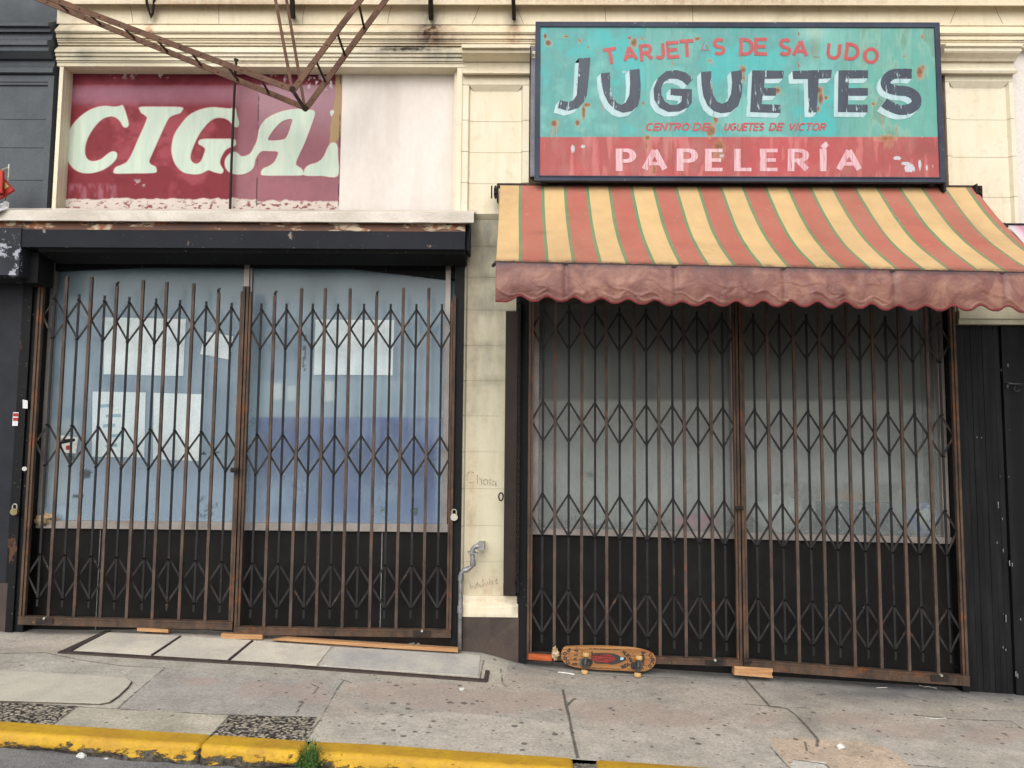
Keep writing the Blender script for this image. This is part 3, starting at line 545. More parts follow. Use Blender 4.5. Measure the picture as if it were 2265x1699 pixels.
# cellar hatch flush with the pavement
plain('hatch_steel', T(74, 64, 60, GK), T(58, 50, 48, GK), .7, sc=9)
plain('hatch_conc', T(196, 188, 172, GK), T(172, 166, 156, GK), .85, sc=4, bump=.45, fine=80)
plain('hatch_conc_grey', T(176, 172, 162, GK), T(152, 150, 148, GK), .85, sc=4, bump=.45, fine=80)
def hatch():
    t = thing('cellar_hatch', 'flush cellar hatch of four concrete slabs in a dark steel edge before the left gate', 'hatch', G(600, 1450))
    def quad(mb, q, z0, z1):
        p = [G(*c) for c in q]; vs = [(a[0], a[1], a[2] + .004 + z1) for a in p] + [(a[0], a[1], a[2] + z0) for a in p]; mb.add(vs, [(0, 1, 2, 3), (0, 4, 5, 1), (1, 5, 6, 2), (2, 6, 7, 3), (3, 7, 4, 0)])
    mb = MB(); fr = MB()
    # steel edge: front strip and left strip, and small bars between slabs
    quad(fr, [(128, 1446.5), (600, 1476), (1075, 1508), (1062, 1500), (600, 1467), (160, 1442)], 0, .009) if False else None
    def strip(mb, a, b, w0, w1, z=.008):
        a = G(*a); b = G(*b); dx, dy = b[0] - a[0], b[1] - a[1]; l = math.hypot(dx, dy); nx, ny = -dy / l, dx / l
        vs = [(a[0], a[1]), (b[0], b[1]), (b[0] + nx * w1, b[1] + ny * w1), (a[0] + nx * w0, a[1] + ny * w0)]; vv = [(x, y, float(gz(x, y)) + .004 + z) for x, y in vs] + [(x, y, float(gz(x, y)) - .01) for x, y in vs]
        mb.add(vv, [(0, 1, 2, 3), (0, 4, 5, 1), (1, 5, 6, 2), (2, 6, 7, 3), (3, 7, 4, 0)])
    strip(fr, (127, 1446), (600, 1475), .045, .04); strip(fr, (600.5, 1475), (1076, 1510), .04, .045); strip(fr, (232, 1398), (129, 1446), .05, .06, .0085); strip(fr, (1083, 1487), (1079, 1509), -.03, -.03, .0085)
    fr.build('edge', 'hatch_steel', t)
    for k, (q, mt) in enumerate((([(162, 1442), (334, 1452), (397, 1409), (236, 1400)], 'hatch_conc'), ([(340, 1452.5), (504, 1463), (557, 1419), (404, 1410)], 'hatch_conc'), ([(510, 1463.5), (700, 1474), (733, 1432), (563, 1420)], 'hatch_conc'), ([(707, 1474), (1058, 1497), (1062, 1452), (740, 1433)], 'hatch_conc_grey'))):
        s = MB(); quad(s, q, -.01, .0045); s.build('slab', mt, t)
    for a, b in (((337, 1452), (401, 1409)), ((507, 1463), (560, 1419))):
        s = MB(); strip(s, a, b, .016, .014, .006); s.build('divider', 'hatch_steel', t)
hatch()

# ================================================================== CREAM BUILDING
bld = thing('cream_building', 'cream terracotta shop building with two gated storefronts and moulded cornice', 'building', (0, 0, 0))
XL = P(123, 150)[0]; XR = 7.5
def z_(py, Y=0.0, px=600): return P(px, py, Y)[2]
def x_(px, Y=0.0, py=600): return P(px, py, Y)[0]
# backing wall (upper storey and between), far enough back to close every opening
mb = MB(); mb.box(XL, XR, .32, .6, 3.35, 7.5); mb.box(x_(1020), x_(1165), .30, .6, -.6, 3.35); mb.box(XL, XR, 2.0, 2.2, -.8, 3.4); mb.box(XL - .1, XL + .02, .3, 2.1, -.8, 3.4); mb.box(XR - .1, XR, .3, 2.1, -.8, 3.4); mb.box(XL, XR, .3, 2.1, 3.36, 3.45)
mb.build('back_wall', 'black_board', bld)
# frieze
FR_ST = [(640, 45, 25, 60, .5), (953, 40, 22, 25, .8), (1136, 40, 16, 22, .7), (333, 40, 16, 22, .55), (470, 10, 240, 14, .35), (1600, 8, 300, 8, .3), (1730, 30, 20, 50, .15), (1010, 60, 12, 40, .15)]
def long_sweep(name, prof, x0, x1, mat, stains=(), rust=(), grey=(), step=.03, parent=bld, smooth=False):
    mb = MB(); pr = []
    for a, b in zip(prof[:-1], prof[1:]):
        n = max(1, int(math.dist(a, b) / .03)); pr += [(a[0] + (b[0] - a[0]) * i / n, a[1] + (b[1] - a[1]) * i / n) for i in range(n)]
    pr.append(prof[-1]); mb.sweep(pr, x0, x1, step)
    return mb.build(name, mat, parent, smooth, {'stain': stain_obj(mb.v, stains), 'rust': stain_obj(mb.v, rust), 'grey': stain_obj(mb.v, grey)})
zz = lambda py, Y: z_(py, Y, 570)
long_sweep('frieze', [(.3, zz(56, 0)), (-.02, zz(56, 0)), (-.02, zz(12, -.02)), (-.035, zz(11, -.03)), (-.10, zz(9, -.1)), (-.10, zz(-30, -.1)), (-.14, zz(-34, -.1)), (-.2, zz(-60, -.2)), (-.2, zz(-110, -.2)), (.3, zz(-120, -.2))], XL, XR, 'cream_paint', FR_ST, [(500, 5, 300, 8, .5), (1500, 2, 500, 9, .6)], [(150, 40, 60, 40, .2)])
mb = MB(); mb.box(XL, XR, -.02, .3, zz(-105, -.2), 7.4); mb.build('upper_wall', 'cream_paint', bld)
ST2 = [(953, 72, 30, 34, 1.3), (953, 62, 14, 14, 1.4), (900, 109, 90, 6, 1.2), (1137, 60, 10, 10, .7), (1000, 106, 60, 5, .6), (960, 125, 60, 16, .35), (148, 70, 26, 40, .4), (180, 120, 30, 16, .35), (700, 104, 200, 3, .35), (470, 103, 200, 3, .3)]
RU2 = [(330, 70, 7, 26, 1.0), (332, 50, 8, 8, .8), (1137, 76, 16, 26, .7), (640, 70, 30, 20, .35), (975, 85, 60, 30, .5), (560, 135, 60, 14, .25), (850, 60, 200, 5, .3)]
prof_up = [(0.300, zz(98, 0)), (-0.018, zz(98, -.035)), (-0.018, zz(92.5, -.035)), (-0.030, zz(91.5, -.05)), (-0.030, zz(85.5, -.06)), (-0.037, zz(84.5, -.07)), (-0.037, zz(78, -.07)), (-0.050, zz(77, -.1)), (-0.050, zz(66, -.1)), (-0.062, zz(65, -.12)), (-0.062, zz(61, -.12)), (-0.070, zz(60, -.14)), (-0.070, zz(56, -.14)), (-0.010, zz(53.5, -.02)), (0.300, zz(53, 0))]
long_sweep('upper_moulding', prof_up, XL + .02, XR, 'cream_paint', ST2, RU2, [(950, 90, 70, 10, .4)])
prof_lo = [(0.160, zz(146, -.02)), (-0.015, zz(145.5, -.03)), (-0.015, zz(136.5, -.03)), (-0.022, zz(135.5, -.045)), (-0.022, zz(130.5, -.045)), (-0.033, zz(129.5, -.065)), (-0.033, zz(119.5, -.065)), (-0.045, zz(118.5, -.09)), (-0.045, zz(110, -.09)), (-0.058, zz(108.5, -.11)), (-0.058, zz(104.5, -.11)), (-0.015, zz(102, -.03)), (0.160, zz(101.5, -.0))]
long_sweep('lower_moulding', prof_lo, XL + .02, x_(1022), 'pale_cream', ST2, [(560, 138, 60, 14, .3)], [(980, 126, 60, 14, .8), (190, 125, 20, 12, .6)])
# same mouldings right of the middle pilaster, behind the sign
long_sweep('lower_moulding', [(y + .02, z) for y, z in prof_lo], x_(1174), x_(2094), 'pale_cream')
# iron straps
for k, (px, tip, w) in enumerate(((333, 40, .03), (648, 39, .04), (954, 42, .036), (1137, 42, .03))):
    mb = MB(); a = P(px - (12 if k == 0 else 3), -40, -.30); b = P(px, tip, -.07); 
    if k == 0:
        mb.tube([P(322, -40, -.2), P(325, 8, -.12), P(334, 38, -.06), P(338, 30, -.06), P(342, -10, -.12), P(344, -40, -.2)], .011, 7)
    else: mb.bar(a, b, w, .02, (0, -1, .4)); mb.bar(b, P(px, tip - 8, -.01), w * .8, .02, (0, 0, 1))
    mb.build('iron_strap', 'dark_iron', bld)
# open joints between the frieze blocks
mb = MB(); tf = lambda a, b, e=0.0: tuple(P(a, b, -.0215))
for pts in ([(483, 13), (484, 30), (484, 52)], [(288, 13), (291, 30), (294, 50)], [(674, 13), (670, 34), (669, 52)], [(866, 13), (861, 30), (857, 52)], [(1060, 13), (1053, 34), (1044, 52)], [(1142, 14), (1150, 34), (1158, 52)], [(1338, 16), (1340, 48)], [(1531, 14), (1533, 48)], [(2117, 16), (2108, 36), (2102, 52)], [(2200, 14), (2209, 34), (2218, 52)]): ribbon(mb, pts, 1.0, tf)
mb.build('frieze_joint', 'graffiti_ink', bld)
# pilasters: rails and stiles round a sunk panel of terracotta blocks
def pilaster(x0, x1, zb, ztop, joints, inset, mat, stains, rust, grey, px_mid, name='pilaster', zsplit=None):
    p = None; mb = MB(); zr = joints[0]
    zs = sorted(set([zb] + [j for j in joints[1:]] + [zr]))
    def blk(x0, x1, y0, y1, z0, z1):
        g = .002; nx = max(1, int((x1 - x0) / .05)); nzz = max(1, int((z1 - z0) / .05)); v, f = grid(np.linspace(x0, x1, nx + 1), np.linspace(z0 + g, z1 - g, nzz + 1), y0); mb.add([tuple(q) for q in v], f); mb.box(x0, x1, y0 + .0005, y1, z0 + g, z1 - g)
    blk(x0, x1, 0.0, .28, zr, ztop)
    for a, b in zip(zs[:-1], zs[1:]):
        blk(x0, x0 + inset, 0, .28, a, b); blk(x1 - inset, x1, 0, .28, a, b); blk(x0 + inset + .012, x1 - inset - .012, .03, .28, a, b)
        # small bevel between stile and panel
        for xx, s in ((x0 + inset, 1), (x1 - inset, -1)): mb.add([(xx, .001, a + .002), (xx + s * .014, .032, a + .002), (xx + s * .014, .032, b - .002), (xx, .001, b - .002)], [(0, 1, 2, 3) if s > 0 else (3, 2, 1, 0)])
    mb.box(x0 + .003, x1 - .003, .034, .30, zb, ztop - .01)
    # bevelled head of the sunk panel
    mb.add([(x0 + inset, .0, zr), (x1 - inset, .0, zr), (x1 - inset - .05, .032, zr - .045), (x0 + inset + .05, .032, zr - .045)], [(0, 3, 2, 1)])
    mb.add([(x0 + inset + .05, .029, zr - .044), (x1 - inset - .05, .029, zr - .044), (x1 - inset - .05, .029, zr - .052), (x0 + inset + .05, .029, zr - .052)], [(0, 3, 2, 1)])
    return mb.build(name, mat, bld, attrs={'stain': stain_obj(mb.v, stains), 'rust': stain_obj(mb.v, rust), 'grey': stain_obj(mb.v, grey)})
zc = lambda py, Y=0: z_(py, Y, 1090)
jl = [zc(v) for v in (188, 266, 335, 404, 473)]; jl2 = [zc(v) for v in (473.2, 543, 613, 685, 764, 842, 920, 1000, 1082, 1164, 1244)]
x0, x1 = x_(1021.5, 0, 300), x_(1170, 0, 300)
p1 = pilaster(x0, x1, zc(473), zc(166), jl[:], .05, 'pale_cream', [(1150, 470, 14, 30, .5)], [(1046, 430, 5, 130, .35), (1046, 260, 5, 100, .25), (1100, 170, 60, 5, .25)], [], 1090)
p2 = pilaster(x0, x1, zc(1320), zc(473), [zc(473.5)] + jl2[1:] + [zc(475)], .05, 'aged_cream', [(1075, 480, 45, 14, .55), (1060, 545, 30, 60, .35), (1075, 614, 50, 5, .45), (1075, 543, 50, 5, .5), (1040, 700, 10, 200, .35), (1075, 685, 50, 5, .35), (1075, 764, 50, 4, .4), (1075, 842, 50, 4, .4), (1040, 1150, 12, 30, .3)], [(1046, 700, 6, 300, .35), (1045, 1150, 5, 200, .4), (1070, 1300, 60, 25, .3)], [(1080, 520, 50, 80, 1.0), (1070, 650, 60, 90, .8), (1070, 800, 60, 100, .6), (1060, 900, 60, 80, .4)], 1090)
# capital
def capital(x0, x1, ptop, pbot):
    h = lambda f, Y: zc(ptop + (pbot - ptop) * f, Y); pr = [(.2, h(1, 0)), (-.005, h(1, 0)), (-.045, h(.985, -.04)), (-.055, h(.94, -.05)), (-.045, h(.90, -.05)), (-.012, h(.88, 0)), (-.012, h(.58, 0)), (-.03, h(.56, -.03)), (-.03, h(.53, -.03)), (-.045, h(.50, -.04)), (-.07, h(.42, -.06)), (-.11, h(.30, -.1)), (-.12, h(.27, -.12)), (-.12, h(.15, -.12)), (-.15, h(.13, -.14)), (-.15, h(.0, -.15)), (.2, h(-.03, 0))]
    return long_sweep('capital', pr, x0, x1, 'pale_cream', [], [(1100, 145, 70, 8, .15), (1130, 106, 50, 3, .35)], [])
capital(x_(1022, -.1, 120), x_(1172, -.1, 120), 98, 166)
# plinth moulding and dark painted base
long_sweep('plinth', [(.25, zc(1365)), (-.035, zc(1365, -.03)), (-.035, zc(1344, -.03)), (-.025, zc(1341, -.02)), (-.022, zc(1336, -.02)), (-.008, zc(1330, 0)), (-.006, zc(1318, 0)), (.25, zc(1317))], x_(1024, 0, 1340), x_(1146, 0, 1340), 'pale_cream', [(1142, 1345, 6, 22, .8), (1080, 1366, 60, 3, .3)], [(1080, 1330, 60, 12, .3)], [])
mb = MB(); mb.box(x_(1024, 0, 1400), x_(1147, 0, 1400), -.03, .3, -.4, zc(1366, -.03)); mb.build('base_block', 'brown_base', bld)
# scratched writing on the pilaster
def p0(e0=0.0): return lambda a, b, e=0.0: tuple(P(a, b, e0 - e))
mb = MB(); tt = p0(.0255)
for pts in ([(1048, 1046), (1040, 1042), (1033, 1050), (1033, 1062), (1040, 1068), (1048, 1066)], [(1056, 1050), (1056, 1070)], [(1056, 1062), (1061, 1058), (1065, 1062), (1066, 1073)], arc(1074, 1066, 5, 6, 0, 360, 10), [(1084, 1055), (1084, 1074)], [(1080, 1062), (1089, 1061)], arc(1092, 1069, 4, 5, 0, 360, 8), [(1097, 1063), (1097, 1076)]): ribbon(mb, pts, 1.6, tt)
mb.build('scratched_writing', 'ink_faint', bld); mb = MB()
for pts in ([(1038, 1286), (1042, 1302), (1046, 1296), (1050, 1301), (1054, 1292)], [(1056, 1284), (1056, 1300), (1060, 1292), (1064, 1299)], [(1068, 1280), (1068, 1298)], [(1072, 1290), (1076, 1296), (1079, 1287)], [(1083, 1278), (1083, 1294)], [(1083, 1288), (1088, 1284), (1090, 1293)], [(1095, 1286), (1099, 1280), (1097, 1292), (1103, 1290)]): ribbon(mb, pts, 1.3, tt)
mb.build('scratched_writing', 'ink_faint', bld)
# right-hand pilaster with its capital
zr_ = lambda py, Y=0: z_(py, Y, 2160)
xr0, xr1 = x_(2095, 0, 300), x_(2246, 0, 300)
pilaster(xr0, xr1, zr_(690), zr_(164), [zr_(v) for v in (181, 262, 345, 434, 520, 600)], .032, 'pale_cream', [], [(2190, 440, 40, 60, .15)], [], 2160)
long_sweep('capital', [(.2, zr_(165)), (-.005, zr_(165)), (-.05, zr_(163, -.04)), (-.06, zr_(157, -.05)), (-.045, zr_(153, -.05)), (-.012, zr_(152)), (-.012, zr_(138)), (-.04, zr_(136, -.03)), (-.05, zr_(130, -.04)), (-.10, zr_(117, -.1)), (-.11, zr_(114, -.1)), (-.11, zr_(107, -.1)), (-.13, zr_(106, -.1)), (-.13, zr_(98, -.12)), (.2, zr_(96))], x_(2088, -.1, 120), x_(2258, -.1, 120), 'pale_cream')
mb = MB(); mb.box(xr1 + .005, XR, .06, .3, 2.6, zr_(98)); mb.build('side_wall', 'white_board', bld)
# jambs and head of the big upper window at left
mb = MB()
for a, b, y in ((123.5, 132, -.01), (132, 139, .03), (139, 146, .07)): mb.box(x_(a, y, 300), x_(b, y, 300), y, .30, z_(470), z_(146))
mb.build('window_jamb', 'pale_cream', bld)
mb = MB()
for a, b, y in ((1009, 1021, -.01), (1003.5, 1009, .05)): mb.box(x_(a, y, 300), x_(b, y, 300), y, .30, z_(470), z_(146))
mb.build('window_jamb', 'pale_cream', bld)
# wall above the right-hand storefront, behind sign and awning
mb = MB(); mb.box(x1 + .002, xr0 - .002, .02, .3, z_(660, 0, 1600), z_(98, 0, 1600)); mb.build('fascia_wall', 'fascia_brown', bld)
mb = MB(); mb.box(x_(1171), x_(1184), -.02, .1, z_(392, 0, 1180), z_(105, 0, 1180)); mb.build('metal_strip', 'grey_strip', bld)
# blank board closing the right part of the upper window
YU = .13
panel('blank_board', 'painted_sheet', bld, x_(755, YU, 300), x_(1006, YU, 300), z_(490, YU), z_(148, YU), YU - .012, 60, 70, lambda px, py, v: {'Col': cmix(cmix(np.tile(lin(242, 233, 224, WK), (len(v), 1)), lin(232, 222, 212, WK), .8 * sstep(.42, .75, fbm(px * .03, py * .004, 4))), lin(205, 180, 130, WK), sstep(22, 0, py - 150) * sstep(.35, .6, fbm(px * .03, py * .05, 3)) * .8)})

# ================================================================== GREY NEIGHBOUR (left)
gb = thing('grey_building', 'blue grey painted building front at the far left edge', 'building', (-4.5, 0, 0))
zl = lambda py, Y=0: z_(py, Y, 60)
long_sweep('wall', [(.3, zl(-120)), (.02, zl(-120)), (.02, zl(470))] + [(.3, zl(470))], -8, XL - .005, 'grey_blue_paint', parent=gb, step=.3)
long_sweep('moulding', [(.2, zl(166)), (.0, zl(165)), (-.03, zl(160, -.03)), (-.03, zl(150, -.03)), (-.01, zl(147)), (-.01, zl(132)), (-.04, zl(130, -.04)), (-.08, zl(118, -.08)), (-.10, zl(112, -.1)), (-.10, zl(102, -.1)), (-.12, zl(99, -.12)), (-.12, zl(90, -.12)), (-.06, zl(86, -.06)), (-.06, zl(72, -.06)), (-.09, zl(70, -.09)), (-.09, zl(60, -.09)), (-.12, zl(57, -.12)), (-.12, zl(50, -.12)), (-.0, zl(46)), (.2, zl(45))], -8, XL - .004, 'grey_blue_paint', parent=gb, step=.2)
mb = MB(); a = x_(100, 0, 300); zt = zl(181)
mb.box(-8, a, .005, .019, zl(187), zt); mb.add([(-8, .0, zt), (a, 0, zt), (a - .04, .02, zl(187)), (-8, .02, zl(187))], [(0, 1, 2, 3)])
mb.box(a, XL - .006, -.002, .019, zl(466), zl(167)); mb.box(-8, a, -.002, .019, zt, zl(167))
mb.build('pilaster_trim', 'grey_blue_paint', gb)
mb = MB()
for py in (262, 325, 397): mb.box(-8, a - .01, .0185, .0195, zl(py) - .002, zl(py) + .002)
mb.build('joint_line', 'dark_blue_paint', gb)
xq = x_(58, 0, 900)
mb = MB(); mb.box(-8, x_(36, 0, 900), .0, .3, -.5, zl(472)); mb.build('lower_wall', 'dark_blue_paint', gb)
mb = MB(); mb.box(-8, x_(30, 0, 1350), -.015, .05, -.5, zl(1290)); mb.build('base_block', 'brown_base', gb)
# ================================================================== LEFT STOREFRONT (part of the cream building)
YS = .11
xa, xb = x_(60, YS, 900), x_(1003, YS, 900); 
def zS(py, Y=YS, px=550): return z_(py, Y, px)
mb = MB(); mb.box(x_(36, 0, 900) + .002, x_(80, 0, 900), -.005, .3, -.5, zS(600, 0)); mb.box(x_(46, 0, 900), x_(62, 0, 900), -.03, -.006, gz(-3.9), zS(620, 0)); mb.build('jamb', 'black_jamb', bld)
mb = MB(); mb.box(x_(1003, 0, 900), x_(1024, 0, 900), -.02, .3, -.5, zS(560, 0)); mb.box(x_(997, 0, 1200), x_(1003, 0, 1200), .01, .3, -.5, zS(560, 0)); mb.build('jamb', 'black_jamb', bld)
mb = MB(); mb.box(xa - .1, xb + .1, .10, .3, zS(592, .1), zS(472, .1)); mb.build('head', 'black_soffit', bld)
# sagging strip at the head of the window
mb = MB(); n = 40; xx = np.linspace(xa, xb, n + 1); pxs, _ = proj(np.stack([xx, xx * 0 + .12, xx * 0 + 2.9], 1)); low = np.interp(pxs, [60, 100, 200, 400, 560, 760, 880, 1000], [606, 602, 597, 590, 589, 594, 606, 620])
vt = []; 
for i in range(n + 1): zlo = zS(low[i], .12, pxs[i]); vt += [(xx[i], .095, zlo), (xx[i], .13, zlo), (xx[i], .13, zS(560, .12)), (xx[i], .095, zS(560, .12))]
mb.add(vt, [(i * 4 + k, i * 4 + (k + 1) % 4, i * 4 + 4 + (k + 1) % 4, i * 4 + 4 + k) for i in range(n) for k in range(4)]); mb.build('head_strip', 'black_soffit', bld)
win = MB(); zsill0, zsill1 = zS(1172), zS(1155); xm = x_(540, YS, 880)
win.box(xa, xb, YS - .03, YS + .05, zsill0, zsill1)
shop = win.build('shop_window', 'alu_frame', bld)
for nm, bx in (('frame_post', (x_(86, YS, 900) - .02, x_(108, YS, 900), YS - .02)), ('frame_post', (x_(982, YS, 900), x_(993, YS, 900), YS - .02)), ('mullion', (xm - .03, xm + .012, YS - .02)), ('mullion_bead', (xm + .0125, xm + .028, YS))):
    f = MB(); f.box(bx[0], bx[1], bx[2], YS + .05, zsill1, zS(585)); f.build(nm, 'alu_frame', shop)
def dirt_l(px, py, v):
    s = .6 * blob(px, py, 120, 1140, 60, 30) + .3 * sstep(1120, 1155, py) + .5 * blob(px, py, 640, 1090, 60, 90) + .35 * blob(px, py, 850, 1100, 60, 60) + .5 * blob(px, py, 330, 1090, 30, 60) + .15 * sstep(.4, .7, fbm(px * .014, py * .008, 4)) + .9 * blob(px, py, 975, 1060, 12, 120) + .5 * blob(px, py, 560, 1000, 14, 200)
    return {'stain': np.clip(s, 0, 1)}
for a, b in ((x_(108, YS, 900), xm - .03), (xm + .028, x_(982, YS, 900))):
    v, fc = grid(np.linspace(a, b, 60), np.linspace(zsill1, zS(583), 90), YS + .02); px, py = proj(v); m_ = MB(); m_.add([tuple(q) for q in v], fc); m_.build('pane', 'hazy_glass', shop, attrs=dirt_l(px, py, v))
YL = .152
def lining_l(px, py, v):
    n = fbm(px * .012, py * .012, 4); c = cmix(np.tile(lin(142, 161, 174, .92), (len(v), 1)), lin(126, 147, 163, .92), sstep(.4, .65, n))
    c = cmix(c, lin(108, 122, 122, .8), sstep(730, 640, py + 40 * (n - .5)) * .9)  # shade under the shutter housing, painted into the upper lining
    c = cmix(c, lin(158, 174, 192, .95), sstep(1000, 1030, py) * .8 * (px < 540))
    c = cmix(c, lin(92, 108, 158, .9), rect(px, py, 548, 923, 990, 1170, 3)); c = cmix(c, lin(74, 88, 138, .9), rect(px, py, 548, 923, 990, 1160, 3) * sstep(.35, .62, fbm(px * .03, py * .022, 5)) * sstep(1150, 980, py))
    c = cmix(c, lin(165, 178, 186, .95), rect(px, py, 985, 900, 1000, 1160) )
    c = cmix(c, lin(176, 186, 184, .95), rect(px, py, 100, 930, 170, 1150, 10) * .6)
    c = cmix(c, lin(160, 182, 190, .95), rect(px, py, 560, 840, 900, 921, 8) * .5)
    for cx, cy, rx, ry in ((610, 866, 12, 18), (645, 870, 10, 16), (727, 865, 12, 22)): c = cmix(c, lin(205, 214, 214, .95), rect(px, py, cx - rx, cy - ry, cx + rx, cy + ry, 4) * .8)
    h = np.zeros(len(v)); e = .6 * (fbm(px * .14, py * .14, 4) - .5)
    for cx, cy, rx, ry in ((190, 1049, 15, 15), (172, 1098, 17, 5), (846, 1127, 9, 8), (918, 1133, 11, 12), (146, 983, 18, 5), (157, 1010, 12, 14), (975, 1150, 8, 25), (450, 1003, 10, 4), (483, 1000, 6, 4)): h = np.maximum(h, blob(px, py, cx, cy, rx, ry) + e)
    h = np.maximum(h, rect(px, py, 668, 732, 678, 826, 2) * (fbm(px * .2, py * .05, 3) > .36))
    c = cmix(c, lin(34, 36, 40, .6), (h > .55) * 1.0)
    ld = sstep(.62, .7, fbm(px * .09, py * .05 + 40, 4)) * rect(px, py, 430, 1100, 500, 1160, 12); c = cmix(c, lin(60, 68, 86, .6), ld)
    return {'Col': c}
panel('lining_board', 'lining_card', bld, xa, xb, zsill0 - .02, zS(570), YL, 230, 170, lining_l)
mb = MB(); mb.box(xa, xb, YS + .0, YS + .04, -.5, zsill0 - .002); mb.build('bulkhead', 'black_board', bld)
mb = MB()
for px_, t_ in ((216, 1.2), (528, 1.6), (842, 1.8)): mb.box(x_(px_, YS, 1300), x_(px_ + t_, YS, 1300), YS - .006, YS, gz(x_(px_, YS, 1300)) - .05, zsill0 - .01)
mb.build('bulkhead_joint', 'galvanised', bld)
mb = MB(); mb.box(xa, xb, YS - .03, YS - .001, -.5, zS(1400)); mb.build('bulkhead_base', 'brown_steel', bld)
# papers stuck inside the window
YP = YL - .008
plain('paper_sheet', T(238, 244, 242, 1.0), T(230, 240, 240, 1.0), .8, sc=3)
plain('paper_print', T(150, 195, 215, .8), T(190, 215, 222, .8), .8, sc=14)
for q, lab in (([(232, 702), (411, 706), (405, 832), (229, 828)], 'large pale paper taped high in the left pane of the left window'), ([(454, 733), (516, 744), (509, 796), (443, 783)], 'small tilted paper in the left pane beside the mullion of the left window'), ([(205, 866), (322, 868), (319, 1012), (203, 1010)], 'pale paper with blue marks low in the left window behind the lattice'),
               ([(340, 869), (447, 872), (443, 1020), (338, 1016)], 'plain pale paper low in the left window nearest the mullion'), ([(698, 707), (872, 708), (868, 830), (694, 829)], 'large pale paper taped in the right pane of the left window')):
    pts = [P(a, b, YP) for a, b in q]; mb = MB(); vs = [tuple(p) for p in pts] + [(p[0], p[1] + .002, p[2]) for p in pts]; mb.add(vs, [(3, 2, 1, 0), (4, 5, 6, 7), (0, 1, 5, 4), (1, 2, 6, 5), (2, 3, 7, 6), (3, 0, 4, 7)])
    o = mb.build('paper_sheet', 'paper_sheet'); tag(o, lab, 'paper', 'papers in the left shop window')
    if 'blue' in lab:
        m2 = MB(); to = p0(0)
        for k in range(5):
            yy = 895 + k * 22; m2.add([tuple(P(222 + (k * 13) % 20, yy, YP - .002)), tuple(P(250 + (k * 17) % 30, yy - 2, YP - .002)), tuple(P(252 + (k * 17) % 30, yy + 5, YP - .002)), tuple(P(221 + (k * 13) % 20, yy + 7, YP - .002))], [(3, 2, 1, 0)])
        m2.build('print_mark', 'paper_print', o)
# stickers on the glass near the lattice
mb = MB(); vs = [P(*q, YS + .017) for q in ((133, 962), (173, 968), (168, 1003), (140, 1001))]; mb.add([tuple(a) for a in vs], [(3, 2, 1, 0)]); o = mb.build('glass_sticker', 'white_litter'); tag(o, 'torn white and red sticker on the left window glass', 'sticker')
mb = MB(); mb.add([tuple(P(*q, YS + .0155)) for q in ((146, 986), (154, 985), (153, 995), (146, 995))], [(3, 2, 1, 0)]); mb.build('red_mark', 'red_sign_paint', o)
mb = MB(); mb.add([tuple(P(*q, YS + .0155)) for q in ((136, 972), (166, 970), (166, 976), (137, 982))], [(3, 2, 1, 0)]); mb.build('dark_tear', 'black_board', o)
# crumpled paper on the sill
def lump(cx, cy, cz, rx, ry, rz, seed, n=14, amp=.35):
    mb = MB(); r = random.Random(seed)
    vs = []
    for i in range(n + 1):
        th = math.pi * i / n
        for k in range(n * 2):
            ph = math.pi * k / n; a = 1 + amp * (float(fbm(np.array([ph * 1.4 + seed * 3.1]), np.array([th * 2.2 + seed]), 4)[0]) - .5) * 2; vs.append((cx + rx * a * math.sin(th) * math.cos(ph), cy + ry * a * math.sin(th) * math.sin(ph), cz + rz * a * math.cos(th)))
    m = n * 2; mb.add(vs, [(i * m + k, i * m + (k + 1) % m, (i + 1) * m + (k + 1) % m, (i + 1) * m + k) for i in range(n) for k in range(m)]); return mb
c = P(103, 1148, YS - .015); o = lump(c[0], c[1] - .02, c[2] + .0, .085, .03, .04, 3, 12, .9).build('crumpled_paper', 'crumpled'); tag(o, 'crumpled brown paper wad on the sill of the left window', 'litter')

# ================================================================== RIGHT STOREFRONT
def zR(py, Y=YS, px=1620): return z_(py, Y, px)
ra, rb = x_(1168, YS, 900), x_(2112, YS, 900)
SLR = -.0126
zs1 = P(1183, 1167, YS)[2]; zs0 = P(1183, 1181, YS)[2]
mb = MB(); mb.box(ra, rb, YS - .03, YS + .05, zs0, zs1, SLR); shop2 = mb.build('shop_window', 'alu_frame', bld)
for nm, a_, b_, y_, d_ in (('frame_post', 1177, 1191, -.02, 0), ('mullion', 1617, 1642, -.02, .02), ('frame_post', 2078, 2092, -.02, .04), ('frame_bead', 2096, 2104, -.03, .05)):
    f = MB(); f.box(x_(a_, YS, 1000), x_(b_, YS, 1000), YS + y_, YS + .05, zs1 - d_, zR(640)); f.build(nm, 'alu_frame', shop2)
for a, b in ((x_(1191, YS, 1000), x_(1617, YS, 1000)), (x_(1642, YS, 1000), x_(2078, YS, 1000))):
    v, fc = grid(np.linspace(a, b, 50), np.linspace(zs1 - .05, zR(640), 80), YS + .02); px, py = proj(v); m_ = MB(); m_.add([tuple(q) for q in v], fc)
    s = .26 * sstep(840, 1080, py) + .05   + .25 * sstep(885, 900, py); m_.build('pane', 'dusty_glass', shop2, attrs={'stain': np.clip(s, 0, 1)})
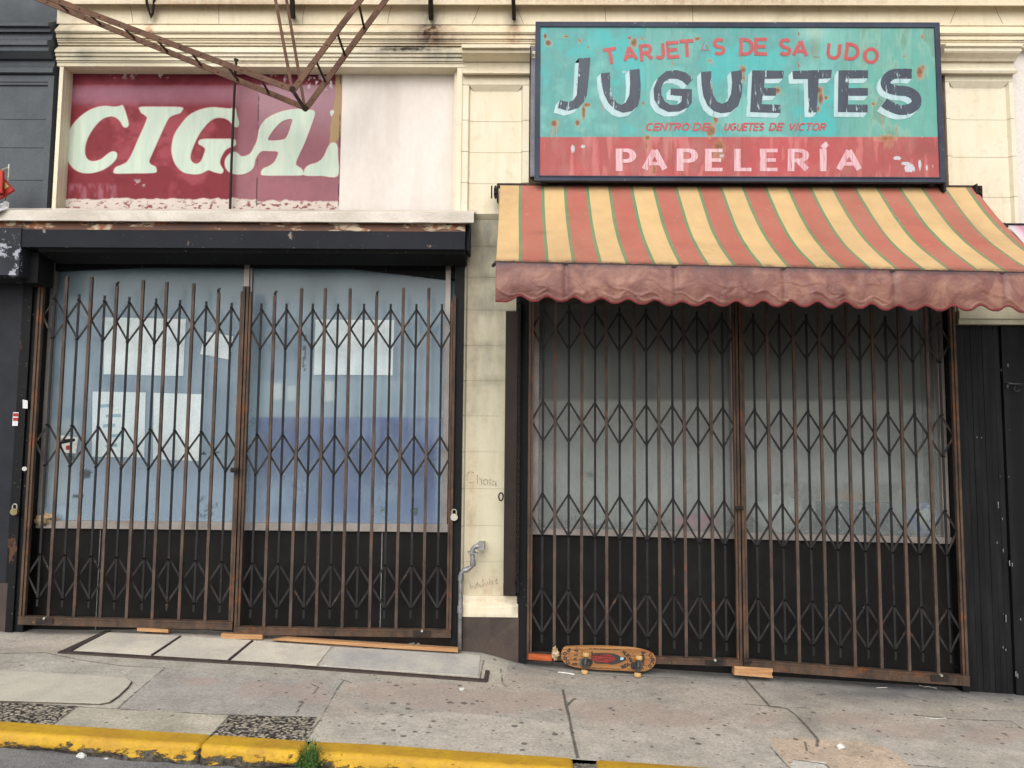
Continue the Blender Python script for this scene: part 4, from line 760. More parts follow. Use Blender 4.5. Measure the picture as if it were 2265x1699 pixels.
def lining_r(px, py, v):
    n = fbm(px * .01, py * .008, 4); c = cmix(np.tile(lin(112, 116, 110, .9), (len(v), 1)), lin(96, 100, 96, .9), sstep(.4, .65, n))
    c = cmix(c, lin(164, 166, 160, .95), sstep(880, 892, py)); c = cmix(c, lin(166, 174, 176, .95), sstep(900, 1060, py) * .7); c = cmix(c, lin(165, 165, 135, .5), rect(px, py, 1190, 600, 1400, 684, 2) * .6)  # last mix: yellowish reflection painted as a pale strip near the top
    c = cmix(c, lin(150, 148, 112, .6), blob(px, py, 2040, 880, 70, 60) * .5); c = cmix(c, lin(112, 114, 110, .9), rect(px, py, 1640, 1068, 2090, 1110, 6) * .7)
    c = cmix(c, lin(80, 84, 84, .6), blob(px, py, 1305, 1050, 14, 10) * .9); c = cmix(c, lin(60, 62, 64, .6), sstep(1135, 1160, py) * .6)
    return {'Col': c}
YR = .62
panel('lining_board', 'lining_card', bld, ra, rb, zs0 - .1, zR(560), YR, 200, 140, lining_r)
mb = MB(); mb.box(ra, rb, YS + .05, YR, zs0 - .03, zs1 - .005, SLR); mb.build('display_shelf', 'alu_frame', bld)
mb = MB(); mb.box(ra, rb, YS, YS + .04, -.6, zs0 - .002, SLR); mb.build('bulkhead', 'black_board', bld)
mb = MB(); mb.box(x_(1314, YS, 1200), x_(1316, YS, 1200), YS - .006, YS, zR(1318), zs0 - .02); mb.build('bulkhead_joint', 'galvanised', bld)
mb = MB(); mb.box(x_(1147, 0, 900), x_(1168, 0, 900), -.02, .3, -.5, zR(640, 0)); mb.box(x_(1140, 0, 900), x_(1150, 0, 900), -.005, .3, -.5, zR(640, 0)); mb.build('jamb', 'black_jamb', bld)
mb = MB(); mb.box(x_(2104, .02, 900), x_(2117, .02, 900), .0, .3, -.6, zR(640, 0)); mb.build('jamb', 'black_jamb', bld)
mb = MB(); mb.box(ra, rb, .05, .3, zR(652, .05), zR(560, .05)); mb.build('head', 'black_soffit', bld)
# things lying in the right window
def onshelf(px, py): return P(px, py, .22)
def shelf_item(name, mat, lab, cat, px0, py0, px1, py1, seed, amp=.3, grp=None, ry=.05):
    a = P(px0, py0, .22); b = P(px1, py1, .22); zf = zs1 - .005 + SLR * ((a[0] + b[0]) / 2 - ra); hz = (a[2] - zf) / 2; o = lump((a[0] + b[0]) / 2, .22, zf + hz, (b[0] - a[0]) / 2, ry, max(hz, .02), seed, 12, amp).build(name, mat, smooth=True); tag(o, lab, cat, grp); return o
shelf_item('plastic_bag', 'plastic_white', 'white plastic bag behind dusty glass nearest the left frame of the right window', 'bag', 1280, 1105, 1370, 1172, 5, .75)
shelf_item('plastic_bag', 'plastic_white', 'crumpled white bag between the white bag and the pink bundle behind glass', 'bag', 1365, 1120, 1440, 1172, 17, .8)
shelf_item('plastic_bag', 'plastic_pink', 'pink wrapped bundle low behind the glass beside the centre post', 'bag', 1482, 1135, 1598, 1170, 8, .15)
shelf_item('plastic_bag', 'plastic_white', 'pale crumpled bag behind glass just right of the centre post', 'bag', 1665, 1100, 1785, 1178, 11, .8)
mb = MB(); a = P(1810, 1110, .2); b = P(2010, 1185, .2); mb.box(a[0], b[0], .18, .27, zs1 - .05, a[2]); tag(mb.build('storage_crate', 'crate_blue'), 'dull blue crate behind the glass low in the right window', 'crate')
mb = MB(); a = P(1830, 1084, .22); b = P(1915, 1110, .22); mb.box(a[0], b[0], .2, .27, a[2] - .08, a[2]); tag(mb.build('cardboard_box', 'cardboard'), 'brown cardboard box on top of the blue crate in the window', 'box')
t = thing('round_bag', 'round blue packet with white emblem at the right end of the right window', 'bag', P(2038, 1180, .24)); c = P(2040, 1146, .155); r = .125
mb = MB(); mb.add([(c[0] + r * math.cos(a), c[1] + dy, c[2] + r * math.sin(a)) for dy in (0, .03) for a in [k * math.pi / 16 for k in range(32)]], [tuple(range(31, -1, -1))] + [(k, (k + 1) % 32, 32 + (k + 1) % 32, 32 + k) for k in range(32)] + [tuple(range(32, 64))]); mb.build('packet', 'bag_blue', t)
mb = MB(); to = lambda a, b, e=0: tuple(P(a, b, .153 - e)); fill(mb, [[(2026, 1122), (2040, 1128), (2052, 1122), (2062, 1138), (2054, 1150), (2062, 1165), (2040, 1172), (2034, 1152), (2022, 1140)]], to); 
for k in range(10): an = math.radians(100 + k * 36); ribbon(mb, [(2040 + 27 * math.cos(an), 1146 - 27 * math.sin(an)), (2040 + 32 * math.cos(an), 1146 - 32 * math.sin(an))], 5, to)
mb.build('emblem', 'plastic_white', t)
# black plank door and its lintel at far right
mb = MB(); xd0 = x_(2118, .03, 1000); xd1 = x_(2222, .03, 1000); zt = z_(718, .03, 2190); x = xd0
while x < xd1 - .01: mb.box(x, min(x + .042, xd1), .03 + random.uniform(0, .003), .1, -.7, zt); x += .0445
door = mb.build('door', 'black_planks', bld)
mb = MB(); mb.box(xd0, xd1, .045, .12, -.7, zt - .002); mb.build('door_back', 'black_board', door)
hb = P(2233, 850, .0); mb = MB(); mb.tube([P(2228, 848, -.0), P(2232, 848, -.03), P(2240, 849, -.04), P(2262, 850, -.04)], .006, 8); mb.tube([P(2228, 858, .01), P(2228, 846, .01)], .010, 8); mb.tube([P(2245, 855, -.02), P(2243, 862, -.02), P(2250, 866, -.02), P(2256, 862, -.02)], .004, 6); mb.build('handle', 'truck_metal', door)
mb = MB(); mb.box(xd1 + .004, XR, .015, .12, -.8, zt - .0); mb.build('end_panel', 'black_planks', bld)
mb = MB(); r2 = random.Random(4)
for k in range(12):
    px, py = r2.uniform(2200, 2262), r2.uniform(740, 1500); s = r2.uniform(.8, 2.2); mb.add([tuple(P(px - s * .5, py - s, .0125)), tuple(P(px + s * .5, py - s * r2.random() * 2, .0125)), tuple(P(px + s * .6, py + s * r2.uniform(.5, 4), .0125)), tuple(P(px - s * .4, py + s * 1.2, .0125))], [(3, 2, 1, 0)])
for px, py, l in ((2207, 1110, 14), (2232, 1240, 12), (2224, 1360, 16), (2238, 1245, 8), (2160, 966, 3), (2170, 967, 3), (2246, 1485, 12), (2250, 1490, 10)): mb.add([tuple(P(px, py, .0125)), tuple(P(px + 2, py, .0125)), tuple(P(px + 2.4, py + l, .0125)), tuple(P(px + .6, py + l, .0125))], [(3, 2, 1, 0)])
plain('fleck_grey', T(150, 152, 155), T(110, 112, 116), .7, sc=60); mb.build('paint_flecks', 'fleck_grey', bld)
long_sweep('lintel', [(.2, zr_(718)), (-.02, zr_(718)), (-.02, zr_(708)), (-.035, zr_(706)), (-.035, zr_(690)), (-.02, zr_(688)), (-.02, zr_(640)), (.2, zr_(640))], x_(2113), XR, 'aged_cream', [(2180, 712, 80, 5, .3)], [], [(2180, 712, 90, 8, .8)])

# ================================================================== SHUTTER HOUSING over the left shop
YH = -.30
sh = thing('shutter_housing', 'black roller shutter housing with pale metal flashing over the left gate', 'shutter housing', (-2, 0, 2.9))
def hz(py, Y): return z_(py, Y, 550)
xe = x_(1028, YH, 530); xs0 = -4.9
pr = [(.0, hz(464, 0) + .004), (-.06, hz(466, -.06)), (YH - .035, hz(470, YH) ), (YH - .045, hz(474, YH)), (YH - .05, hz(490, YH - .05)), (YH - .04, hz(491, YH - .05)), (YH - .03, hz(474, YH) - .004), (.0, hz(464, 0) - .006)]
mb = MB(); mb.sweep(pr, xs0, x_(1049, YH, 480), .06, jit=.0035); mb.build('flashing', 'flashing_metal', sh)
mb = MB(); mb.box(xs0, xe, YH, -.002, hz(513, YH), hz(474, YH) - .01); mb.build('rusted_band', 'rusty_band', sh)
mb = MB(); mb.box(x_(40, YH, 530), xe + .001, YH - .012, -.003, hz(549, YH - .012), hz(511, YH)); mb.build('fascia', 'black_paint', sh)
mb = MB(); mb.prism([(x_(48, YH, 560), 0), (xe, 0), (xe, 1), (x_(48, YH, 560), 1)], 0, 1) if False else None
zb = hz(549, YH); vs = []
for x in (x_(80, YH, 560), xe - .002): vs += [(x, YH + .005, zb), (x, YH + .03, zb - .03), (x, -.03, hz(586, -.03)), (x, -.004, hz(586, 0)), (x, -.004, zb + .02), (x, YH + .005, zb + .02)]
mb.add(vs, [(i, 6 + i, 6 + (i + 1) % 6, (i + 1) % 6) for i in range(6)] + [tuple(range(6)), tuple(range(11, 5, -1))]); mb.build('soffit', 'black_soffit', sh)
mb = MB(); mb.box(xs0, x_(48, YH, 560), YH - .02, -.002, hz(613, YH), hz(508, YH) - .002); mb.build('end_box', 'peeling_plate', sh)
mb = MB(); mb.box(x_(1030, YH, 540), x_(1036, YH, 540), -.22, -.01, hz(560, -.1), hz(492, -.1)); mb.build('end_plate', 'black_paint', sh)
mb = MB(); mb.box(x_(48, -.2, 600), x_(84, -.2, 600), -.2, -.003, hz(628, -.2), hz(560, -.2)); mb.build('corner_block', 'black_soffit', sh)

# ================================================================== FOLDING GATES
def gate(label, YG, L, R, rows, tops, rodtop, rodbot, railt, railb, top_seq, nb=8, hooks=()):
    """L,R: photo x of the outer posts at the leaf's middle row. rows: [(top,mid,bot) photo y at the left end, same at the right end]"""
    pyL = 1000; xl = P(L, pyL, YG)[0]; xr = P(R, pyL, YG)[0]; cx = (xl + xr) / 2
    zl_ = lambda py: P(L, py, YG)[2]; zr2 = lambda py: P(R, py, YG)[2]
    def zat(pl, pr_, x): f = (x - xl) / (xr - xl); return zl_(pl) * (1 - f) + zr2(pr_) * f
    t = thing('folding_gate', label, 'gate', (cx, YG, zat(*railb, cx)), 'rusty folding security gates')
    st = (xr - xl) / nb; rj = random.Random(int(L))
    rx = [xl + (i + .5) * st + rj.uniform(-.007, .007) for i in range(nb)]; ch = [xl + i * st + rj.uniform(-.006, .006) for i in range(1, nb)]
    pw = .032
    for x, s in ((xl, 1), (xr, -1)):
        zb_ = zat(*railb, x); zt_ = zat(*tops, x); m = MB(); m.box(x - .014, x + .004, YG - .02, YG + .02, zb_, zt_); m.box(x + .008, x + .024, YG - .012, YG + .018, zb_ + .01, zt_ - .04); 
        if s < 0: m.v = [(2 * x - a, b, c) for a, b, c in m.v]; m.f = [q[::-1] for q in m.f]
        m.build('side_post', 'rusty_post', t)
    m = MB(); za, zb_ = zat(*railt, xl), zat(*railt, xr); ha = zat(*railb, xl); sl = (zb_ - za) / (xr - xl); m.box(xl - .014, xr + .014, YG - .028, YG + .022, ha, za, sl); m.box(xl - .01, xr + .01, YG - .034, YG - .0285, za - .012, za - .001, sl); m.build('bottom_rail', 'rusty_post', t)
    for i, x in enumerate(ch):
        tp = top_seq[i % len(top_seq)]; zt_ = zat(tp, tp, x) if tp < 660 else zat(tp, tp, x); m = MB(); le = rj.uniform(-.004, .004); zb_ = zat(*railt, x)
        # U channel: two flanges and a web
        for a, b, c, d in ((-.0108, .0108, -.010, -.006), (-.0108, -.0078, -.006, .010), (.0078, .0108, -.006, .010)): m.box(x + a, x + b, YG + c, YG + d, zb_, zt_)
        ln_ = rj.uniform(-.008, .008); bw_ = rj.uniform(-.005, .005); m.v = [(a + ln_ * (c - zb_) / (zt_ - zb_) + bw_ * math.sin(math.pi * (c - zb_) / (zt_ - zb_)), b, c) for a, b, c in m.v]; m.build('upright_channel', 'rusty_channel', t)
        if i in hooks:
            m = MB(); m.box(x - .008, x + .008, YG - .008, YG + .006, zt_, zt_ + .028); m.box(x + .002, x + .016, YG - .008, YG + .006, zt_ + .0285, zt_ + .038); m.build('broken_hook', 'black_board', t)
    for x in rx:
        m = MB(); m.box(x - .0085, x + .0085, YG + .006, YG + .014, zat(*rodbot, x), zat(*rodtop, x)); m.build('sliding_rod', 'dark_rod', t)
    for (a, b) in rows:
        top = lambda x: zat(a[0], b[0], x); mid = lambda x: zat(a[1], b[1], x); bot = lambda x: zat(a[2], b[2], x)
        def link(p, q, k, half=False):
            m = MB(); y = YG + (.019 if k else .0245); m.bar((p[0], y, p[1]), (q[0], y, q[1]), .0155, .004)
            for e in ((p,) if half else (p, q)): m.tube([(e[0], YG - .012, e[1]), (e[0], YG + .03, e[1])], .0055, 6)
            m.build('lattice_link', 'link_steel', t)
        for i in range(nb - 1):
            link((rx[i], top(rx[i])), (rx[i + 1], bot(rx[i + 1])), 0); link((rx[i], bot(rx[i])), (rx[i + 1], top(rx[i + 1])), 1)
        for x, e in ((rx[0], xl + .012), (rx[-1], xr - .012)): link((x, top(x)), (e, mid(e)), 0, True); link((x, bot(x)), (e, mid(e)), 1, True)
    # dark guide plate with a bright bolt on the rail
    m = MB(); xb_ = xl + st * (1.0 if L < 300 else (nb - 1.0)); zb_ = zat(*railt, xb_); m.box(xb_ - .07, xb_ + .06, YG - .04, YG - .0345, zb_ - .05, zb_ - .004); m.build('guide_plate', 'dark_iron', t)
    m = MB(); m.tube([(xb_, YG - .055, zb_ - .004), (xb_, YG - .03, zb_ - .004)], .009, 10); m.build('bolt', 'steel', t)
    return t, zat, xl, xr
Y1 = -.035
gate('left rusty folding gate leaf of the left shop hung at a tilt', Y1, 70, 527, [((659, 697, 746), (682, 720, 769)), ((938, 977, 1028), (959, 1000, 1045)), ((1225, 1272, 1323), (1244, 1287, 1338))], (619, 634), (645, 671), (1341, 1357), (1362, 1374), (1380, 1392), [611, 613, 634, 620, 624, 627, 648], hooks=(2, 6))
gate('rusty folding gate leaf of the left shop nearest the cream pilaster', Y1, 538, 1000, [((684, 725, 771), (684, 725, 771)), ((961, 1003, 1049), (966, 1008, 1055)), ((1246, 1295, 1345), (1253, 1297, 1347))], (634, 655), (671, 672), (1368, 1369), (1385, 1392), (1402, 1408), [654, 638, 638, 638, 654, 637, 637], hooks=(0, 4))
gate('rusty folding gate leaf of the right shop with skateboard leaning on it', Y1, 1172, 1630, [((681, 726, 768), (701, 741, 786)), ((885, 930, 975), (902, 942, 992)), ((1090, 1139, 1182), (1109, 1152, 1206)), ((1302, 1352, 1399), (1323, 1370, 1420))], (640, 640), (669, 692), (1421, 1442), (1442, 1457), (1457, 1479), [640])
gate('rusty folding gate leaf of the right shop beside the black plank door', Y1, 1641, 2117, [((703, 746, 788), (714, 757, 802)), ((905, 951, 995), (918, 964, 1011)), ((1112, 1162, 1206), (1131, 1175, 1230)), ((1323, 1375, 1418), (1348, 1396, 1447))], (640, 640), (691, 701), (1443, 1469), (1457, 1493), (1479, 1509), [640])
# small catches where the leaves meet
for px, py, lab in ((519, 1040, 'small black latch where the left shop gate leaves meet'), (1635, 1124, 'small black latch where the right shop gate leaves meet'), (1653, 1462, 'black drop bolt on the bottom rail of the right shop gate')):
    t = thing('gate_latch', lab, 'latch', P(px, py, Y1 - .05)); m = MB(); c = P(px, py, Y1 - .045); m.box(c[0] - .03, c[0] + .03, Y1 - .05, Y1 - .036, c[2] - .018, c[2] + .018); m.build('case', 'dark_iron', t)
    m = MB(); m.tube([(c[0] + .012, Y1 - .065, c[2] + .006), (c[0] + .012, Y1 - .05, c[2] + .006)], .01, 10); m.tube([(c[0] - .03, Y1 - .058, c[2]), (c[0] + .03, Y1 - .058, c[2])], .006, 8); m.build('bolt', 'dark_iron', t)
def padlock(px, py, Y, s, mat, lab, rot=0):
    t = thing('padlock', lab, 'padlock', P(px, py, Y), 'padlocks hanging on the gates'); c = P(px, py, Y); m = MB(); n = 18; pts = [(c[0] + s * math.cos(a) * 1.0, c[2] + s * .95 * math.sin(a)) for a in [2 * math.pi * k / n for k in range(n)]]; m.prism(pts, Y - .012, Y + .012); m.build('body', mat, t)
    m = MB(); m.tube([(c[0] - s * .6, Y, c[2] + s * .5), (c[0] - s * .6, Y, c[2] + s * 1.5)] + [(c[0] + s * .6 * math.cos(a), Y, c[2] + s * 1.5 + s * .6 * math.sin(a)) for a in [math.pi * (1 - k / 6) for k in range(1, 6)]] + [(c[0] + s * .6, Y, c[2] + s * 1.5), (c[0] + s * .6, Y, c[2] + s * .5)], s * .17, 7); m.build('shackle', 'steel', t)
padlock(1004.5, 1144, -.06, .028, 'steel', 'pale round padlock on the black jamb right of the left gate')
padlock(32, 1132, -.06, .028, 'brass', 'brass padlock on the black jamb at the left edge')
m = MB(); m.tube([P(54, 1037, -.03), P(54, 1037, -.065)], .017, 12); o = m.build('bolt_head', 'white_litter'); tag(o, 'white round bolt head on the black jamb left of the gate', 'bolt')
for q, lab, mt in (([(29, 912), (41, 912), (39, 942), (27, 942)], 'red and white sticker on the black jamb at left', 'cloth_white'), ([(50, 884), (61, 886), (61, 904), (50, 903)], 'torn white paper scrap on the black jamb at left', 'cloth_white')):
    m = MB(); pts = [P(a, b, -.034) for a, b in q]; m.add([tuple(p) for p in pts] + [(p[0], p[1] + .002, p[2]) for p in pts], [(3, 2, 1, 0), (0, 1, 5, 4), (1, 2, 6, 5), (2, 3, 7, 6), (3, 0, 4, 7)]); o = m.build('wall_sticker', mt); tag(o, lab, 'sticker')
    if 'red' in lab:
        m = MB()
        for a, b in ((914, 921), (924, 931)): m.add([tuple(P(*c, -.0365)) for c in ((29, a), (40, a), (40, b), (29, b))], [(3, 2, 1, 0)])
        m.build('red_band', 'red_sign_paint', o)
# steel shutter guide beside the pilaster, with its chain
t = thing('shutter_guide', 'dark brown steel shutter guide channel right of the cream pilaster', 'channel', P(1133, 1320, -.1)); zt, zb = z_(688, -.1, 1130), z_(1318, -.1, 1130)
m = MB(); xg0, xg1 = x_(1116, -.1, 1000), x_(1143, -.1, 1000); m.box(xg0, xg1, -.10, -.07, zb, zt); m.box(xg0, xg0 + .01, -.0695, -.001, zb, zt); m.build('channel', 'brown_steel', t)
m = MB(); m.box(xg1 + .004, x_(1150, -.1, 1000), -.09, -.002, zb + .02, z_(660, -.1, 1130)); m.build('flange', 'black_jamb', t)
m = MB(); c = P(1108, 1099, -.1); m.tube([(c[0] + .028 * math.cos(a) * .6, -.09, c[2] + .03 * math.sin(a)) for a in [2 * math.pi * k / 10 for k in range(11)]], .006, 6); m.build('ring', 'dark_iron', t)
def chain(pts, lab, r=.0032, ln=.034):
    m = MB(); i = 0; pts = [Vector(p) for p in pts]
    for a, b in zip(pts[:-1], pts[1:]):
        d = b - a; n = max(1, int(d.length / (ln * .74))); t_ = d.normalized()
        for k in range(n):
            c = a + d * ((k + .5) / n); u = Vector((1, 0, 0)) if i % 2 else Vector((0, 1, 0)); u = (u - t_ * u.dot(t_)).normalized(); w_ = ln * .26
            lp = [c + t_ * (ln / 2 * math.sin(q)) * .9 + u * (w_ * math.cos(q)) for q in [2 * math.pi * j / 10 for j in range(11)]]; m.tube(lp, r, 5, cap=False); i += 1
    o = m.build('hanging_chain', 'dark_iron'); tag(o, lab, 'chain')
chain([P(1146, 652, -.14), P(1148, 800, -.12), P(1147, 1000, -.12), P(1145, 1180, -.12), P(1143, 1250, -.12), P(1139, 1292, -.12)], 'long dark pull chain hanging from the striped awning beside the pilaster')
# galvanised pipe
t = thing('standpipe', 'grey galvanised pipe with elbows on the cream pilaster', 'pipe', P(1017, 1436, -.07)); yp = -.075
m = MB(); m.tube([P(1017, 1436, yp), P(1018, 1350, yp), P(1019, 1283, yp), P(1020, 1268, yp), P(1027, 1261, yp), P(1038, 1258, yp), P(1045, 1251, yp), P(1046, 1240, yp), P(1045, 1224, yp), P(1045, 1215, yp), P(1051, 1209, yp), P(1060, 1208, yp)], .0165, 12); m.build('pipe_run', 'galvanised', t, True)
for a, b in (((1018, 1356), (1018, 1340)), ((1019, 1284), (1019.5, 1272)), ((1028, 1262), (1036, 1258.5)), ((1046, 1252), (1046, 1241)), ((1045, 1226), (1045, 1218)), ((1053, 1208.5), (1060, 1208))):
    m = MB(); m.tube([P(*a, yp), P(*b, yp)], .022, 12); m.build('coupling', 'galvanised', t)
m = MB(); a = P(1058, 1200, yp); b = P(1071, 1217, yp); m.box(a[0], b[0], yp - .02, .03, b[2], a[2]); m.build('square_flange', 'galvanised', t)
m = MB(); m.bar(P(1034, 1221, yp), P(1057, 1225, yp), .014, .05); m.build('bracket', 'galvanised', t)
# ================================================================== STRIPED AWNING
YA0, YA1 = -.06, -1.04
def aw_profile(k):          # k 0..1 top to front bar, sagging cloth
    return YA0 + (YA1 - YA0) * k
aw = thing('striped_awning', 'faded red and yellow striped awning with green edging over the right shop', 'awning', (1.6, -.5, 2.7))
ax0 = P(1106, 410, YA0)[0]; ax1 = P(2155, 413, YA0)[0]; bx0 = P(1097, 577, YA1)[0]
zA0 = lambda x: P(1150, 410, YA0)[2] + (x - ax0) * .000; zbL = P(1100, 577, YA1)[2]; zbR = P(2265, 601, YA1)[2]; xR_ = P(2265, 601, YA1)[0]
zA1 = lambda x: zbL + (zbR - zbL) * (x - ax0) / (xR_ - ax0)
def awn():
    nx, nk = 300, 60; U = np.linspace(0, 1, nx); K = np.linspace(0, 1, nk); u, k = np.meshgrid(U, K); u = u.ravel(); k = k.ravel()
    x = ax0 + (ax1 - ax0) * u + (bx0 - ax0) * k * (1 - u) ; y = YA0 + (YA1 - YA0) * k; top = zA0(x); bot = zA1(x)
    sag = -.10 * np.sin(np.pi * k) * (1 - .25 * k) - .012 * np.sin(np.pi * k) * np.sin(u * 34) * .6
    z = top + (bot - top) * k + sag + .012 * (fbm(u * 30, k * 3, 3) - .5) * np.sin(np.pi * k) * 2
    x1s = P(1151, 410, YA0)[0]; pitch = P(1643, 412, YA0)[0] - x1s; pitch /= 10.0
    su = (x - (bx0 - ax0) * k * (1 - u) - x1s) / pitch + 1.0 + .03 * (fbm(u * 9, k * 5, 2) - .5)
    st = .9 * sstep(.95, 1.0, k) + .5 * sstep(.86, 1, k) * fbm(u * 40, k * 4, 3) + .35 * blob(u, k, .08, .52, .02, .03) + .12 * sstep(.5, .7, fbm(u * 12, k * 6, 3))
    v = np.stack([x, y, z], 1); f = [(j * nx + i, (j + 1) * nx + i, (j + 1) * nx + i + 1, j * nx + i + 1) for j in range(nk - 1) for i in range(nx - 1)]
    m = MB(); m.v = v; m.f = f; o = m.build('canopy', 'awning_canvas', aw, True, {'su': su, 'stain': np.clip(st, 0, 1)})
    so = o.modifiers.new('thick', 'SOLIDIFY'); so.thickness = .003
awn()
def val():
    nx, nk = 460, 34; U = np.linspace(0, 1, nx); K = np.linspace(0, 1, nk); u, k = np.meshgrid(U, K); u = u.ravel(); k = k.ravel(); x = bx0 + (ax1 + .02 - bx0) * u
    x0v = P(1151, 655, YA1)[0]; per = (P(1626, 668, YA1)[0] - x0v) / 8.0; ph = (x - x0v) / per; hgt = .262 - .036 * (.5 + .5 * np.cos(2 * np.pi * ph)) ** 1.3 * (.65 + .6 * fbm(x * 2, x * 0, 2)) + .014 * (fbm(x * 3, x * 0 + 3, 2) - .5)
    hgt = np.where(x < x0v - per * .45, .266, hgt)
    fold = fbm(x * 2.6 + k * .9, k * 1.3, 3) - .5; cr = np.abs(fbm(x * 3.4 - k * 1.2 + 9, k * 1.7 + 4, 3) - .5); seam = np.exp(-((((x - x0v) / (per * 4.05)) % 1 - .42) * per * 4.05 / .02) ** 2)
    y = YA1 - .008 - .035 * np.sin(np.pi * np.clip(k, 0, 1) * .8) - .024 * fold * (.25 + .75 * k) - .009 * np.exp(-(cr / .03) ** 2) * (.3 + .7 * k) + .012 * seam
    z = zA1(x) - .012 - hgt * k + .006 * (fbm(x * 6, k * 5, 2) - .5)
    stn = .9 * sstep(.16, .0, k) + .25 * sstep(.45, .1, k); m = MB(); m.v = np.stack([x, y, z], 1); m.f = [(j * nx + i, (j + 1) * nx + i, (j + 1) * nx + i + 1, j * nx + i + 1) for j in range(nk - 1) for i in range(nx - 1)]
    o = m.build('valance', 'valance_vinyl', aw, True, {'stain': np.clip(stn + .3 * seam, 0, 1)}); so = o.modifiers.new('thick', 'SOLIDIFY'); so.thickness = .002
    # red hem along the scallops
    n = 460; xs = np.linspace(0, 1, n)
    idx = [(nk - 1) * nx + i for i in range(nx)]; pts = [m.v[i] for i in idx]; h = MB()
    vs = []; 
    for p in pts: vs += [(p[0], p[1] - .004, p[2] + .014), (p[0], p[1] - .0045, p[2] - .003), (p[0], p[1] + .003, p[2] - .003)]
    h.add(vs, [(i * 3 + j, i * 3 + 3 + j, i * 3 + 4 + j, i * 3 + 1 + j) for i in range(nx - 1) for j in range(2)]); plain('hem_red', T(150, 74, 74), T(128, 62, 64), .5, sc=10); h.build('hem', 'hem_red', aw, True)
val()
m = MB(); m.tube([(bx0 - .01, YA1 + .012, zA1(bx0) - .014), (ax1 + .02, YA1 + .012, zA1(ax1) - .014)], .018, 10); m.build('front_bar', 'iron_rod', aw)
m = MB(); m.tube([(ax0 - .02, YA0 + .02, zA0(ax0) + .002), (ax1 + .02, YA0 + .02, zA0(ax1) + .002)], .022, 10); m.build('roller', 'iron_rod', aw)
for x, e in ((ax0, -.012), (ax1, .012)):
    m = MB(); m.tube([(x + e + .01, YA0, zA0(x) - .6), (x + e, YA1 + .05, zA1(x) - .02)], .012, 8); m.build('side_arm', 'iron_rod', aw)
# winding gear at the two ends
for px, py, s in ((1096, 425, -1), (2163, 425, 1)):
    m = MB(); c = P(px, py, -.10)
    n = 9; m.tube([(c[0] - .012, -.10, c[2]), (c[0] + .012, -.10, c[2])], .036, 14)
    for k in range(n): a = 2 * math.pi * k / n; m.box(c[0] - .008, c[0] + .008, -.106 + .042 * math.cos(a), -.094 + .042 * math.cos(a), c[2] + .042 * math.sin(a) - .007, c[2] + .042 * math.sin(a) + .007)
    m.box(c[0] - .016 * s - .006, c[0] - .016 * s + .006, -.12, .0, c[2] - .06, c[2] + .06); m.tube([(c[0] + s * .03, -.1, c[2] - .05), (c[0] + s * .03, -.1, c[2] + .05)], .006, 6); m.build('winding_gear', 'dark_iron', aw)

